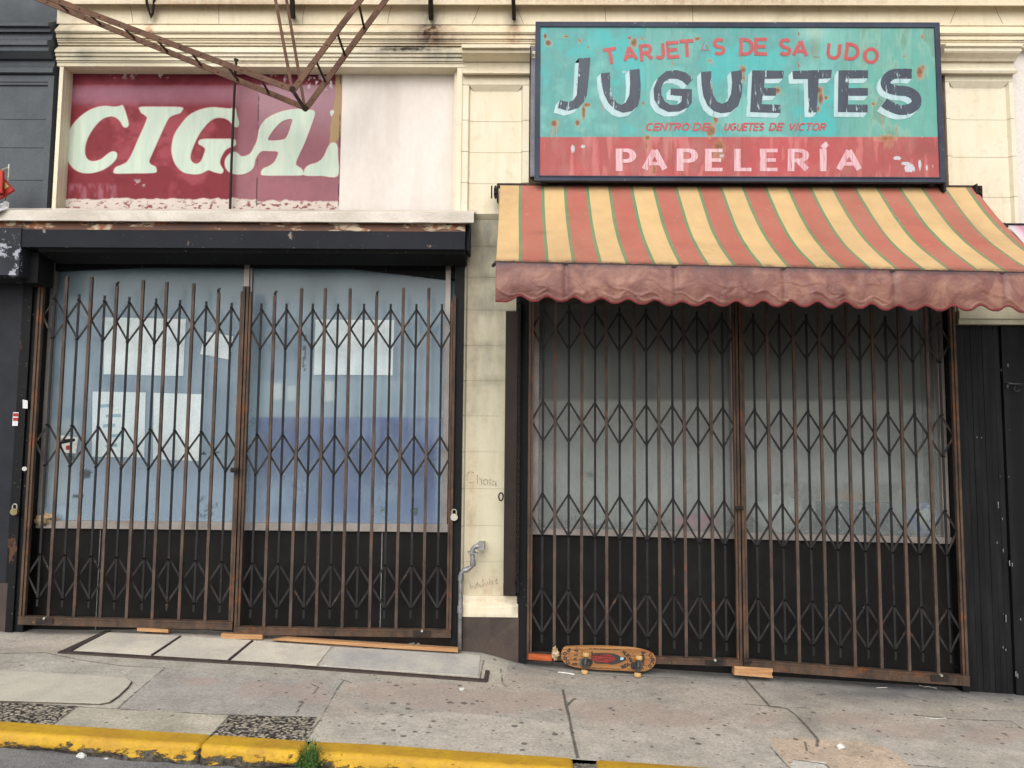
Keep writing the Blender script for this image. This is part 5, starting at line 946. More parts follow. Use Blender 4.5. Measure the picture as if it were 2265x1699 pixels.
# ================================================================== TOY SHOP SIGN
YSG = -.16
sg = thing('toy_shop_sign', 'weathered turquoise and red metal shop sign in a dark blue frame', 'sign', (x_(1640, YSG, 390), YSG, P(1640, 400, YSG)[2]))
gx0, gx1 = P(1194.5, 230, YSG)[0], P(2072, 230, YSG)[0]; gz1, gz0 = P(1640, 61, YSG)[2], P(1640, 391, YSG)[2]
def sgn(px, py, v):
    n = fbm(px * .010, py * .012, 5); n2 = fbm(px * .035, py * .012 + 7, 4)
    c = np.tile(lin(98, 164, 160, WK), (len(v), 1)); c = cmix(c, lin(126, 194, 186, WK), sstep(.5, .68, n) * .7); c = cmix(c, lin(80, 184, 184, WK), sstep(.5, .36, n) * .8)
    gr = sstep(1840, 1910, px + 60 * (n - .5)) ; c = cmix(c, lin(108, 172, 158, WK), gr * .85); c = cmix(c, lin(140, 184, 168, WK), gr * sstep(.5, .62, n2) * .7)
    c = cmix(c, lin(112, 178, 168, WK), rect(px, py, 1428, 60, 1486, 303, 3) * .6); c = cmix(c, lin(120, 178, 168, WK), rect(px, py, 1486, 60, 1530, 140, 3) * .4)
    c = cmix(c, lin(128, 150, 128, WK), .8 * rect(px, py, 1795, 60, 1812, 160, 8) * sstep(.35, .6, n2)); c = cmix(c, lin(170, 205, 192, WK), blob(px, py, 1800, 70, 30, 20) * .7)
    c = cmix(c, lin(90, 130, 112, WK), sstep(.58, .7, n2) * gr * .5)
    yb = 303 - (px - 1190) * .0002; red = sstep(yb - .8, yb + .8, py); rc = np.tile(lin(176, 88, 86, WK), (len(v), 1)); rc = cmix(rc, lin(188, 86, 88, WK), sstep(.45, .6, n)); rc = cmix(rc, lin(172, 92, 90, WK), rect(px, py, 1430, 303, 1490, 350, 6) * .6 + rect(px, py, 1790, 303, 2080, 392, 30) * .35); rc = cmix(rc, lin(150, 82, 80, WK), rect(px, py, 2020, 310, 2075, 345, 10) * .6)
    rc = cmix(rc, lin(215, 130, 128, WK), sstep(.6, .7, fbm(px * .06, py * .01, 4)) * .5); c = c * (1 - red[:, None]) + rc * red[:, None]
    for sx in (1428, 1487, 1641, 1767, 1951): c = cmix(c, c * .72, np.exp(-((px - sx - (py - 230) * .01) / 1.1) ** 2) * .55)
    r = np.zeros(len(v))
    for cx, cy, rx, ry, k in ((1206, 80, 4, 7, .85), (1213, 95, 8, 8, .8), (1252, 81, 7, 3, .7), (1282, 90, 5, 6, .6), (1301, 105, 3, 5, .6), (1392, 84, 5, 4, .8), (1402, 94, 9, 12, .75), (1420, 86, 8, 3, .6), (1418, 104, 6, 8, .6), (1543, 86, 8, 5, .75), (1570, 135, 9, 8, .5), (1578, 140, 3, 12, .5), (1545, 108, 8, 6, .3), (1298, 232, 10, 5, .8), (1291, 248, 5, 22, .75), (1278, 272, 6, 8, .8), (1283, 285, 3, 16, .45), (1225, 273, 8, 9, .8), (1229, 290, 3, 18, .6), (1220, 290, 3, 18, .5), (1333, 232, 2.5, 20, .55), (1423, 228, 4, 6, .7), (1571, 196, 6, 10, .8), (1567, 212, 6, 12, .75), (1575, 200, 9, 18, .4), (1583, 262, 6, 14, .75), (1580, 280, 4, 12, .5), (1573, 290, 14, 16, .72), (1590, 325, 16, 18, .72), (1592, 345, 16, 10, .55), (1432, 305, 9, 8, .7), (1430, 322, 4, 18, .6), (1447, 375, 5, 14, .7), (1437, 380, 6, 8, .5), (1644, 155, 8, 10, .75), (1646, 170, 5, 18, .6), (1636, 150, 4, 10, .5), (1720, 200, 8, 8, .75), (1729, 210, 7, 5, .5), (1811, 200, 9, 9, .8), (1815, 218, 7, 16, .8), (1827, 216, 5, 6, .7), (1810, 240, 4, 9, .7), (2034, 160, 9, 16, .75), (2042, 150, 6, 10, .6), (2027, 172, 5, 8, .5), (2040, 82, 4, 8, .6), (2063, 145, 4, 4, .6), (1932, 230, 8, 4, .6), (1918, 238, 3, 4, .7), (1980, 240, 4, 16, .6), (1985, 252, 10, 10, .45), (1952, 258, 3, 30, .5), (1984, 285, 4, 22, .45), (1960, 306, 26, 9, .62), (1965, 318, 16, 18, .45), (1440, 100, 2, 10, .4), (1487, 140, 3, 6, .6), (1487, 200, 2, 40, .25), (1640, 130, 2, 6, .6), (1767, 75, 2, 6, .7), (1767, 145, 2.5, 8, .7), (1768, 200, 2, 30, .35), (1770, 260, 2, 26, .4), (1950, 145, 2, 10, .5), (2000, 125, 3, 5, .6)): r = np.maximum(r, k * 1.04 * blob(px, py, cx, cy, rx * 1.25, ry * 1.25))
    s = np.zeros(len(v))
    for cx, cy, rx, ry, k in ((1268, 330, 8, 14, .75), (1290, 324, 10, 6, .7), (1240, 310, 20, 8, .35), (1985, 350, 12, 6, .9), (2012, 372, 16, 12, .95), (2004, 362, 16, 6, .8), (2035, 365, 6, 18, .75), (2050, 372, 4, 14, .65), (2064, 368, 3, 16, .6), (2036, 352, 10, 5, .6), (1425, 320, 6, 14, .5), (1381, 160, 8, 8, .6), (2036, 303, 12, 5, .5), (1595, 344, 16, 8, .6), (2040, 262, 8, 8, .4)): s = np.maximum(s, k * blob(px, py, cx, cy, rx, ry))
    return {'Col': c, 'rust': r, 'scuff': s}
panel('sign_panel', 'sign_enamel', sg, gx0, gx1, gz0, gz1, YSG, 640, 240, sgn)
m = MB(); fw = .040; yf0, yf1 = YSG - .010, YSG + .03
m.box(gx0 - fw, gx1 + fw, yf0, yf1, gz1, gz1 + fw); m.box(gx0 - fw, gx1 + fw, yf0, yf1, gz0 - fw, gz0); m.box(gx0 - fw, gx0, yf0 - .001, yf1, gz0, gz1); m.box(gx1, gx1 + fw, yf0 - .001, yf1, gz0, gz1)
m.box(gx0 - .006, gx1 + .006, yf0 - .006, yf0 - .0005, gz0 - .010, gz0 - .002); chipped('frame_paint', T(72, 78, 94), T(56, 60, 74), T(140, 140, 148), .66, sc=9, st=(.5, 1, 2)); m.build('frame', 'frame_paint', sg)
for q in ((gx0 + .02, gx0 + .06, YSG + .032, -.01, gz0 - .05, gz0 + .1), (gx1 - .06, gx1 - .02, YSG + .032, -.01, gz0 - .05, gz0 + .1), (gx1 + fw + .001, gx1 + fw + .02, YSG + .02, .02, gz0 - .1, gz0 + .02)):
    m = MB(); m.box(*q); m.build('mounting_block', 'dark_iron', sg)
A3 = lambda x, y: (1160 + x / 4.148, 20 + y / 4.148); A4 = lambda x, y: (1620 + x / 3.43, 20 + y / 3.43)
big = [[A3(*q) for q in l] for l in (
 [(500, 452), (605, 445), (588, 640), (572, 790), (545, 850), (490, 910), (400, 936), (306, 908), (325, 835), (400, 852), (448, 838), (480, 790), (490, 640)],
 [(700, 590), (785, 582), (785, 700), (805, 800), (850, 862), (890, 880), (930, 855), (962, 790), (970, 680), (962, 560), (1055, 549), (1067, 700), (1060, 820), (1040, 890), (985, 938), (905, 952), (835, 925), (770, 862), (728, 775), (708, 680)],
 [(1545, 640), (1480, 582), (1400, 560), (1300, 570), (1222, 635), (1185, 730), (1190, 830), (1238, 905), (1320, 945), (1420, 940), (1500, 903), (1535, 858), (1536, 735), (1340, 730), (1340, 790), (1445, 800), (1440, 850), (1400, 880), (1340, 880), (1290, 850), (1258, 790), (1255, 720), (1280, 670), (1330, 640), (1400, 640), (1450, 662), (1492, 702)],
 [(1620, 578), (1715, 570), (1715, 700), (1732, 790), (1770, 852), (1815, 870), (1865, 845), (1895, 780), (1905, 680), (1895, 575), (1995, 560), (2000, 700), (1990, 800), (1960, 890), (1895, 945), (1805, 957), (1735, 935), (1680, 885), (1642, 800), (1625, 690)])]
big += [[A4(*q) for q in l] for l in (
 [(150, 465), (390, 468), (384, 528), (246, 530), (240, 598), (332, 600), (330, 658), (230, 657), (222, 722), (366, 726), (365, 790), (135, 782)],
 [(455, 470), (755, 460), (748, 525), (655, 530), (640, 785), (578, 785), (572, 530), (460, 532)],
 [(805, 465), (1030, 465), (1028, 526), (886, 528), (882, 600), (1028, 600), (1028, 658), (880, 658), (876, 724), (1026, 726), (1025, 785), (800, 782)])]
def arc_ribbon(pts, w):
    sm = []; n = len(pts)
    for i in range(n - 1):
        p = [np.array(pts[max(min(i + j - 1, n - 1), 0)], float) for j in range(4)]
        for t in (0, .25, .5, .75): sm.append(tuple(.5 * ((2 * p[1]) + (-p[0] + p[2]) * t + (2 * p[0] - 5 * p[1] + 4 * p[2] - p[3]) * t * t + (-p[0] + 3 * p[1] - 3 * p[2] + p[3]) * t ** 3)))
    sm.append(pts[-1]); L = []; R = []
    for i, p in enumerate(sm):
        a = sm[max(i - 1, 0)]; b = sm[min(i + 1, len(sm) - 1)]; tx, ty = b[0] - a[0], b[1] - a[1]; l = math.hypot(tx, ty); L.append((p[0] - ty / l * w / 2, p[1] + tx / l * w / 2)); R.append((p[0] + ty / l * w / 2, p[1] - tx / l * w / 2))
    return L + R[::-1]
big.append([A4(*q) for q in arc_ribbon([(1362, 492), (1290, 490), (1215, 497), (1165, 540), (1175, 592), (1245, 617), (1325, 625), (1385, 660), (1395, 715), (1350, 755), (1270, 765), (1190, 735), (1150, 708)], 76)])
ts = lambda a, b, e=0.0: tuple(P(a, b, YSG - .0015 - e))
off = (-9.0, 10.5)
for k, l in enumerate(big):
    mw_ = MB(); md = MB(); sh2 = [(x + off[0], y + off[1]) for x, y in l]; fill(mw_, [sh2], ts, 0.0); n = len(l)
    for i in range(n):
        q = [l[i], l[(i + 1) % n], sh2[(i + 1) % n], sh2[i]]; mw_.add([ts(x, y, .0003 + .0002 * (i % 3)) for x, y in q], [(0, 1, 2, 3)])
    fill(md, [l], ts, .0016); o = md.build('big_letter', 'paint_navy', sg); mw_.build('letter_shade', 'paint_white', o)
tr_ = lambda a, b, e=0.0: tuple(P(a, b, YSG - .002 - e))
for ch, q, rot, sc in (('T', A3(790, 428), 9, 1.), ('A', A3(968, 408), 8, 1.02), ('R', A3(1118, 398), 6, 1.08), ('J', A3(1240, 382), 5, 1.1), ('E', A3(1360, 374), 4, 1.1), ('T', A3(1490, 358), 3, 1.1), ('S', A3(1785, 345), 1, 1.1), ('D', A4(108, 287), -1, 1.12), ('E', A4(215, 285), -1, 1.12), ('S', A4(400, 288), -3, 1.12), ('A', A4(516, 298), -3, 1.12), ('U', A4(770, 318), -6, 1.12), ('D', A4(910, 324), -7, 1.12), ('O', A4(1052, 354), -8, 1.05)):
    mr = MB(); glyph(mr, ch, q[0], q[1], 28.5 * sc, rot, tr_, 7.6, sx=1.12); mr.build('upper_letter', 'paint_red', sg)
# half flaked-off letter
mf = MB(); q = A3(1655, 352); glyph(mf, 'A', q[0], q[1], 27, 3, tr_, 2.2, sx=1.0); glyph(mf, 'L', *A4(640, 305), 34, -4, tr_, 1.4); paint('paint_red_flaked', T(176, 96, 92), T(160, 110, 100), .46, sc=30, streak=(1, 1, 1)); mf.build('flaked_lettering', 'paint_red_flaked', sg)
for tx_, a, b in (('CENTRO', 1431, 1523), ('DE', 1535, 1568), ('UGUETES', 1604, 1689), ('DE', 1704, 1731), ('VICTOR', 1746, 1826)): m = MB(); word(m, tx_, a, b, 280.5, 14.5, tr_, 3.6, shear=.28, gap=.30); m.build('small_lettering', 'paint_red', sg)

for ch, q, sx in (('P', A3(932, 1384), 1.12), ('A', A3(1195, 1384), 1.35), ('P', A3(1495, 1384), 1.2), ('E', A3(1745, 1386), 1.15), ('L', (1620 + 85 / 3.43, 20 + 1146 / 3.43), 1.2), ('E', A4(282, 1146), 1.15), ('R', A4(505, 1146), 1.25), ('Í', A4(688, 1146), 1.0), ('A', A4(885, 1146), 1.35)):
    m = MB(); glyph(m, ch, q[0], q[1], 42, 0, tr_, 8.0, 15.0 if ch != 'A' else 14.0, sx=sx); m.build('lower_letter', 'paint_pink', sg)


# ================================================================== PAINTED TOBACCO SIGN in the upper window
cg = thing('painted_window_sign', 'maroon window sign with big slanted mint letters cut off by a white board', 'sign', (x_(450, YU, 460), YU, z_(460, YU)))
def cig(px, py, v):
    n = fbm(px * .012, py * .014, 5); n2 = fbm(px * .05, py * .05, 4); n3 = fbm(px * .09, py * .03 + 3, 4)
    c = np.tile(lin(134, 48, 56, WK), (len(v), 1)); c = cmix(c, lin(164, 74, 84, WK), sstep(.45, .62, n)); c = cmix(c, lin(120, 38, 50, WK), sstep(.55, .7, n2) * .5)
    fade = np.maximum(rect(px, py, 143, 190, 760, 232, 10) * sstep(186, 190, py + 6 * (n3 - .5)) * sstep(262, 205, py), 0); c = cmix(c, lin(166, 118, 136, WK), fade * (.62 + .5 * (n - .3)))
    c = cmix(c, lin(164, 116, 126, WK), sstep(505, 530, px) * sstep(186, 190, py + 6 * (n3 - .5)) * .72); c = cmix(c, lin(182, 146, 156, WK), sstep(569, 572, px) * sstep(186, 192, py) * sstep(330, 230, py) * .6)
    c = cmix(c, lin(176, 118, 132, WK), rect(px, py, 152, 408, 256, 446, 6) * .55 * sstep(.35, .6, n3)); c = cmix(c, lin(110, 32, 52, WK), rect(px, py, 143, 150, 760, 187, 3) * .6)
    # pale peeled foot and flakes at the head
    e = 440 + 9 * (fbm(px * .06, px * 0, 4) - .5) + np.where(px > 570, 4, 0); foot = sstep(e - 1.5, e + 1.5, py); fc = np.tile(lin(226, 212, 200, WK), (len(v), 1)); fc = cmix(fc, lin(150, 90, 88, WK), sstep(.58, .66, fbm(px * .12, py * .22, 4)) * sstep(438, 452, py)); c = c * (1 - foot[:, None]) + fc * foot[:, None]
    fl = sstep(.60, .64, fbm(px * .13, py * .11, 4) + .0) * np.clip(rect(px, py, 240, 155, 305, 172, 8) * .8 + rect(px, py, 345, 158, 372, 172, 4) + rect(px, py, 600, 155, 632, 182, 6) * 1.2 + rect(px, py, 680, 158, 740, 195, 8) * 1.2 + rect(px, py, 290, 398, 325, 412, 4) * .5, 0, 1); c = cmix(c, lin(220, 208, 210, WK), fl)
    hd = sstep(155, 152, py + 5 * (n3 - .5)); c = cmix(c, lin(190, 172, 150, WK), hd)
    t = 742 - sstep(180, 330, py) * 14 + 4 * (fbm(py * .06, py * 0, 3) - .5); tan = sstep(t - 1, t + 1, px) * sstep(160, 166, py) * sstep(335, 320, py + 30 * (px - 735) / 20); c = cmix(c, lin(178, 150, 112, WK), tan)
    seam = np.exp(-((px - 570.5 + (py - 300) * .02) / 1.2) ** 2) + np.exp(-((px - 751 + (py - 300) * .016) / 1.0) ** 2) * (n2 > .45); c = cmix(c, lin(40, 30, 32, WK), np.clip(seam, 0, 1) * sstep(.3, .5, fbm(px * 0 + 2, py * .05, 3)))
    return {'Col': c}
panel('painted_panel', 'painted_sheet', cg, x_(144, YU, 300), x_(754.5, YU, 300), z_(468, YU), z_(148, YU), YU - .010, 420, 220, cig)
B1 = lambda x, y: (x / 3.456, y / 3.456); B2 = lambda x, y: (560 + x / 3.456, y / 3.456)
C_ = [B1(*q) for q in [(938, 808), (962, 870), (982, 945), (972, 970), (945, 968), (918, 925), (880, 895), (835, 890), (780, 912), (730, 960), (680, 1035), (655, 1100), (648, 1165), (665, 1215), (710, 1235), (770, 1220), (820, 1182), (858, 1160), (888, 1168), (893, 1195), (880, 1225), (840, 1265), (780, 1300), (700, 1322), (620, 1318), (555, 1280), (515, 1215), (500, 1130), (515, 1035), (560, 950), (630, 880), (710, 832), (790, 812), (870, 818), (915, 812)]]
I_ = [B1(*q) for q in [(1075, 820), (1230, 818), (1385, 822), (1392, 845), (1370, 868), (1320, 882), (1285, 912), (1245, 990), (1200, 1090), (1160, 1180), (1140, 1232), (1152, 1258), (1185, 1275), (1195, 1297), (1180, 1320), (1030, 1324), (885, 1325), (872, 1305), (887, 1280), (930, 1262), (975, 1235), (1012, 1170), (1060, 1060), (1105, 960), (1125, 902), (1105, 878), (1080, 862), (1070, 840)]]
G_ = [B1(*q) for q in [(1795, 826), (1812, 880), (1826, 940), (1815, 972), (1785, 960), (1750, 920), (1700, 900), (1640, 905), (1580, 950), (1520, 1030), (1480, 1110), (1455, 1190), (1465, 1235), (1500, 1255), (1535, 1235), (1560, 1180), (1570, 1140), (1545, 1115), (1520, 1100), (1527, 1073), (1570, 1064), (1680, 1064), (1785, 1066), (1803, 1088), (1798, 1112), (1760, 1125), (1720, 1150), (1690, 1200), (1680, 1240), (1690, 1275), (1705, 1300), (1693, 1325), (1640, 1315), (1592, 1300), (1540, 1325), (1480, 1332), (1400, 1315), (1345, 1260), (1316, 1180), (1315, 1110), (1335, 1030), (1385, 950), (1450, 880), (1530, 840), (1620, 822), (1700, 828), (1760, 832)]]
A_ = [B2(*q) for q in [(465, 848), (472, 875), (455, 930), (425, 1010), (390, 1100), (350, 1185), (326, 1245), (338, 1270), (368, 1290), (383, 1315), (372, 1340), (220, 1342), (78, 1340), (62, 1318), (78, 1290), (125, 1268), (162, 1240), (185, 1195), (188, 1160), (120, 1155), (62, 1158), (20, 1210)]] + [B1(*q) for q in [(1935, 1285), (1880, 1325), (1810, 1333), (1750, 1312), (1722, 1268), (1726, 1215), (1762, 1174), (1800, 1163), (1825, 1180), (1845, 1196), (1880, 1192), (1918, 1170), (1945, 1120), (1968, 1065)]] + [B2(*q) for q in [(45, 990), (75, 935), (120, 895), (190, 862), (280, 838), (380, 832), (430, 838)]]
Ah = [B2(*q) for q in [(112, 1062), (150, 1000), (205, 940), (255, 915), (298, 912), (292, 950), (268, 1022), (242, 1062), (185, 1074), (130, 1074)]]
R_ = [B2(*q) for q in [(645, 1345), (520, 1344), (400, 1342), (388, 1318), (400, 1285), (435, 1260), (495, 1240), (540, 1195), (570, 1130), (585, 1105), (605, 1090), (640, 1108), (648, 1200)]]
Rf = [B2(*q) for q in [(588, 855), (605, 842), (618, 852), (612, 872), (598, 890)]]
tc = lambda a, b, e=0.0: tuple(P(a, b, YU - .012 - e)); 
def grow(l, d):
    n = len(l); ar = sum(l[i][0] * l[(i + 1) % n][1] - l[(i + 1) % n][0] * l[i][1] for i in range(n)); s = 1 if ar > 0 else -1; out = []
    for i in range(n):
        a = l[i - 1]; b = l[(i + 1) % n]; tx, ty = b[0] - a[0], b[1] - a[1]; q = math.hypot(tx, ty) or 1; out.append((l[i][0] + s * ty / q * d, l[i][1] - s * tx / q * d))
    return out
for k, ls in enumerate(([C_], [I_], [G_], [A_, Ah], [R_], [Rf])):
    ls = [smooth_poly(l, 4) for l in ls]; ml = MB(); mh = MB(); fill(ml, ls, tc, .0016); o = ml.build('letter', 'paint_mint', cg)
    fill(mh, [grow(l, 1.7 if i == 0 else -1.2) for i, l in enumerate(ls)], tc, .0001 * k); mh.build('letter_outline', 'paint_halo', o)
# dark rod in front of it
m = MB(); m.tube([P(522, 132, -.10), P(522, 146, -.09), P(520, 170, .02), P(517, 240, .07), P(512, 360, .07), P(509, 462, .07)], .0105, 8); m.tube([P(519, 131, -.1), P(526, 134, -.1)], .012, 8); o = m.build('iron_conduit', 'dark_iron'); tag(o, 'thin dark upright iron rod in front of the maroon window sign', 'rod')

# ================================================================== RUSTY SIGN BRACKET (two V frames joined by spacers)
YB, YF = -.30, -.55
tb = thing('sign_bracket', 'rusty V shaped steel sign bracket hanging in front of the cornice', 'bracket', P(672, 240, YB))
fl = [(400 - 1970 * .45, 0 - 590 * .45), (400, 0), (1970, 590)]
def chord(a, b, Y, ext=.35): 
    A = P(*a, Y); B = P(*b, Y); return A + (A - B) * ext, B
fb = chord((116, -2), (647, 198), YF); bb = chord((81, -4), (674, 238), YB); fr2 = chord((797, 0), (648, 200), YF, .8); br2 = chord((853, 0), (677, 240), YB, .8)
for a, b in (fb, bb, fr2, br2):
    m = MB(); m.bar(a, b, .042, .012); m.bar(a + np.array([0, .012, .018]), b + np.array([0, .012, .018]), .006, .03); 
    n = int(np.linalg.norm(b - a) / .16)
    for i in range(n): c = a + (b - a) * ((i + .5) / n); m.tube([tuple(c + np.array([0, -.012, 0])), tuple(c + np.array([0, .0, 0]))], .007, 6)
    m.build('flat_bar', 'truss_rust', tb)
def on(seg, px):
    a, b = seg; lo, hi = 0., 1.
    for _ in range(40):
        mid = (lo + hi) / 2; q = proj(a + (b - a) * mid)[0]
        if (q < px) == (proj(b)[0] > proj(a)[0]): lo = mid
        else: hi = mid
    return a + (b - a) * lo
for px, pb in ((118, 150), (190, 222), (267, 297), (343, 370), (420, 445), (500, 527), (576, 594)):
    m = MB(); m.bar(on(fb, px), on(bb, pb), .016, .008, (0, 0, 1)); m.build('spacer', 'iron_rod', tb)
for px, pb in ((793, 806), (745, 763), (698, 720)):
    m = MB(); m.bar(on(fr2, px), on(br2, pb), .016, .008, (0, 0, 1)); m.build('spacer', 'iron_rod', tb)
m = MB(); m.tube([P(650, 204, YF), P(676, 244, YB)], .014, 8); m.tube([P(647, 198, YF - .014), P(647, 198, YF + .02)], .024, 10); m.tube([P(675, 240, YB - .014), P(675, 240, YB + .02)], .024, 10); m.build('apex_pin', 'iron_rod', tb)
for a, b, Y in (((602, -40), (645, 192), YF + .01), ((627, -40), (673, 232), YB - .012)):
    m = MB(); m.bar(P(*a, Y), P(*b, Y), .022, .008); m.build('stay_bar', 'truss_rust', tb)

# ================================================================== SKATEBOARD
D = lambda x, y: (1210 + x / 8.193, 1400 + y / 8.193)
YK = -.105
zbase = P(*D(1100, 690), YK)[2]
def deckpt(px, py, e=0.0):
    p = P(px, py, YK); k = .13
    for _ in range(4): p = P(px, py, YK + (p[2] - zbase) * k)
    return np.array([p[0], p[1] - e, p[2] + e * k - .006])
sk = thing('skateboard', 'wooden skateboard with printed underside leaning on its edge against the right gate', 'skateboard', deckpt(*D(1100, 690)))
outl = smooth_poly([D(*q) for q in [(255, 400), (268, 310), (300, 248), (350, 222), (450, 215), (700, 211), (1000, 212), (1300, 224), (1550, 244), (1750, 282), (1880, 330), (1945, 390), (1975, 470), (1950, 560), (1890, 625), (1800, 670), (1700, 684), (1500, 680), (1250, 668), (1000, 656), (750, 640), (560, 620), (420, 580), (330, 535), (285, 490), (260, 450)]], 4)
m = MB(); n = len(outl); front = [deckpt(x, y) for x, y in outl]; bk = [p + np.array([0, .012, -.003]) for p in front]; tri = tessellate_polygon([[Vector((x, y, 0)) for x, y in outl]])
m.add([tuple(p) for p in front] + [tuple(p) for p in bk], [tuple(t) for t in tri] + [tuple(i + n for i in t) for t in tri] + [(i, (i + 1) % n, n + (i + 1) % n, n + i) for i in range(n)])
va = np.array(m.v); px, py = proj(va); cw = cmix(np.tile(lin(192, 142, 88, .68), (len(va), 1)), lin(158, 106, 62, .68), sstep(.4, .6, fbm(px * .05, py * .3, 3)))
m.build('deck', 'deck_wood', sk, attrs={'Col': cw})
to = lambda e0: (lambda a, b, e=0.0: tuple(deckpt(a, b, e0 + e)))
# printed oval: plain red robe-like patch with dark surround
m = MB(); fill(m, [smooth_poly([D(*q) for q in [(830, 365), (950, 350), (1100, 352), (1250, 372), (1340, 420), (1420, 425), (1432, 465), (1400, 495), (1310, 530), (1180, 560), (1080, 545), (900, 540), (840, 500)]], 3)], to(.002)); m.build('print_dark', 'paint_black', sk)
m = MB(); fill(m, [smooth_poly([D(*q) for q in [(828, 385), (950, 372), (1120, 378), (1215, 415), (1230, 455), (1200, 500), (1100, 528), (960, 512), (835, 490)]], 3)], to(.004)); plain('print_red', T(150, 52, 46), T(84, 34, 32), .5, sc=22, st=(.5, 1, 5), lo=.45, hi=.6); m.build('print_red', 'print_red', sk)
m = MB(); fill(m, [smooth_poly([D(*q) for q in [(1330, 430), (1370, 425), (1392, 445), (1370, 475), (1330, 470)]], 3)], to(.004)); m.build('print_blue', 'paper_print', sk)
m = MB(); tk = to(.003)
def letters(seq, h, w):
    m = MB()
    for ch, x, y, r in seq:
        q = D(x, y); glyph(m, ch, q[0], q[1], h, r, tk, w)
    m.build('deck_lettering', 'paint_black', sk)
letters([('F', 525, 312, -80), ('I', 522, 385, -85), ('V', 510, 460, -90), ('E', 505, 555, -90)], 7.4, 2.2)
letters([('B', 400, 300, -40), ('O', 325, 360, -65), ('R', 322, 445, -95), ('O', 375, 515, -125), ("'", 437, 540, -150)], 7.4, 2.2)
letters([('N', 1392, 335, -35), ('U', 1432, 368, -42), ('E', 1470, 402, -50), ('V', 1500, 440, -60), ('A', 1520, 485, -85)], 6.6, 2.0); letters([('Y', 1470, 548, -140), ('O', 1435, 575, -140), ('R', 1395, 590, -150), ('K', 1355, 605, -155)], 6.4, 2.0)
letters([('C', 1870, 385, -40), ('I', 1895, 420, -50), ('N', 1918, 465, -75), ('C', 1905, 525, -105), ('O', 1865, 585, -130)], 6.8, 2.1)
letters([('B', 1742, 345, -90), ('A', 1738, 395, -90), ('R', 1735, 440, -90), ('R', 1730, 480, -90), ('I', 1726, 515, -90), ('O', 1722, 552, -90), ('S', 1718, 625, -90)], 6.4, 2.0)
for y0, x0_ in ((268, 770), (618, 740)):
    m = MB()
    for k in range(44):
        if k % 9 in (4,): continue
        q = D(x0_ + k * 13.2, y0 + k * .6); ribbon(m, [(q[0], q[1] - 1.1 - .5 * (k % 3 == 0)), (q[0] + .3, q[1] + 1.1)], .8 + .3 * (k % 2), tk)
    m.build('deck_small_print', 'paint_black', sk)
m = MB()
for cx, cy, rx, ry in ((415, 420, 40, 70), (1490, 300, 45, 35), (560, 262, 50, 18), (640, 560, 40, 40), (1590, 560, 38, 50), (1480, 640, 40, 16), (1810, 375, 26, 30), (1790, 590, 26, 30), (640, 320, 24, 30), (1560, 380, 26, 40)):
    for k in range(5): a0 = k * 72 + cx % 50; ribbon(m, [D(cx + rx * f * math.cos(math.radians(a0)), cy + ry * f * math.sin(math.radians(a0 + f * 40))) for f in (.35, .65, 1.0)], 1.6, to(.0025))
paint('print_brown', T(150, 84, 52), T(120, 70, 48), .62, sc=40, streak=(1, 1, 1)); m.build('print_ornament', 'print_brown', sk)
m = MB(); fill(m, [[D(*q) for q in [(800, 320), (828, 318), (828, 545), (800, 545)]]], to(.003)); m.build('print_bar', 'paint_black', sk)
for (ux, uy), (lx, ly), (bx, by), dirx in (((700, 322), (672, 655), (645, 450), 1), ((1650, 378), (1625, 708), (1560, 500), -1)):
    c = deckpt(*D(bx + 20, by), .0); up = np.array([0, 0, 1.]); 
    a = deckpt(*D(ux - 4, uy + 40), .0); b = deckpt(*D(lx - 4, ly + 20), .0); nv = np.array([0, -1., .13]); nv /= np.linalg.norm(nv); ax_h = .052
    # wheels stand off the deck towards the viewer
    A_w = a + nv * ax_h; B_w = b + nv * ax_h; cc = (A_w + B_w) / 2; ad = (A_w - B_w) / np.linalg.norm(A_w - B_w)
    tr = thing('truck', None, None, (0, 0, 0)); tr.parent = sk; tr.location = Vector(tuple(c)) - sk.location; tr.name = 'truck'
    m = MB(); cb = (a + b) / 2; xv = np.array([dirx, 0, 0.]); m.bar(tuple(cb - xv * .035 + nv * .006), tuple(cb + xv * .045 + nv * .006), .052, .012, tuple(nv)); m.tube([tuple(cb + xv * .03 + nv * .01), tuple(cc + xv * .012)], [.024, .016], 10); m.tube([tuple(cb - xv * .01 + nv * .01), tuple(cb - xv * .005 + nv * .05)], .014, 10); m.build('base', 'truck_metal', tr)
    m = MB(); half = np.linalg.norm(A_w - B_w) / 2 - .012; m.tube([tuple(cc - ad * half), tuple(cc - ad * half * .5), tuple(cc), tuple(cc + ad * half * .5), tuple(cc + ad * half)], [.009, .012, .017, .012, .009], 10); m.build('axle', 'truck_metal', tr)
    for w_, s in ((A_w, 1), (B_w, -1)):
        m = MB(); prw = [(-.016, .018), (-.016, .021), (-.011, .0255), (.0, .027), (.011, .0255), (.016, .021), (.016, .018), (.013, .010)]; m.tube([tuple(w_ + ad * d_) for d_, _ in prw], [r_ for _, r_ in prw], 18); m.tube([tuple(w_ + ad * .016), tuple(w_ + ad * .021)], .005, 6); m.build('wheel', 'wheel_cream', tr, True)

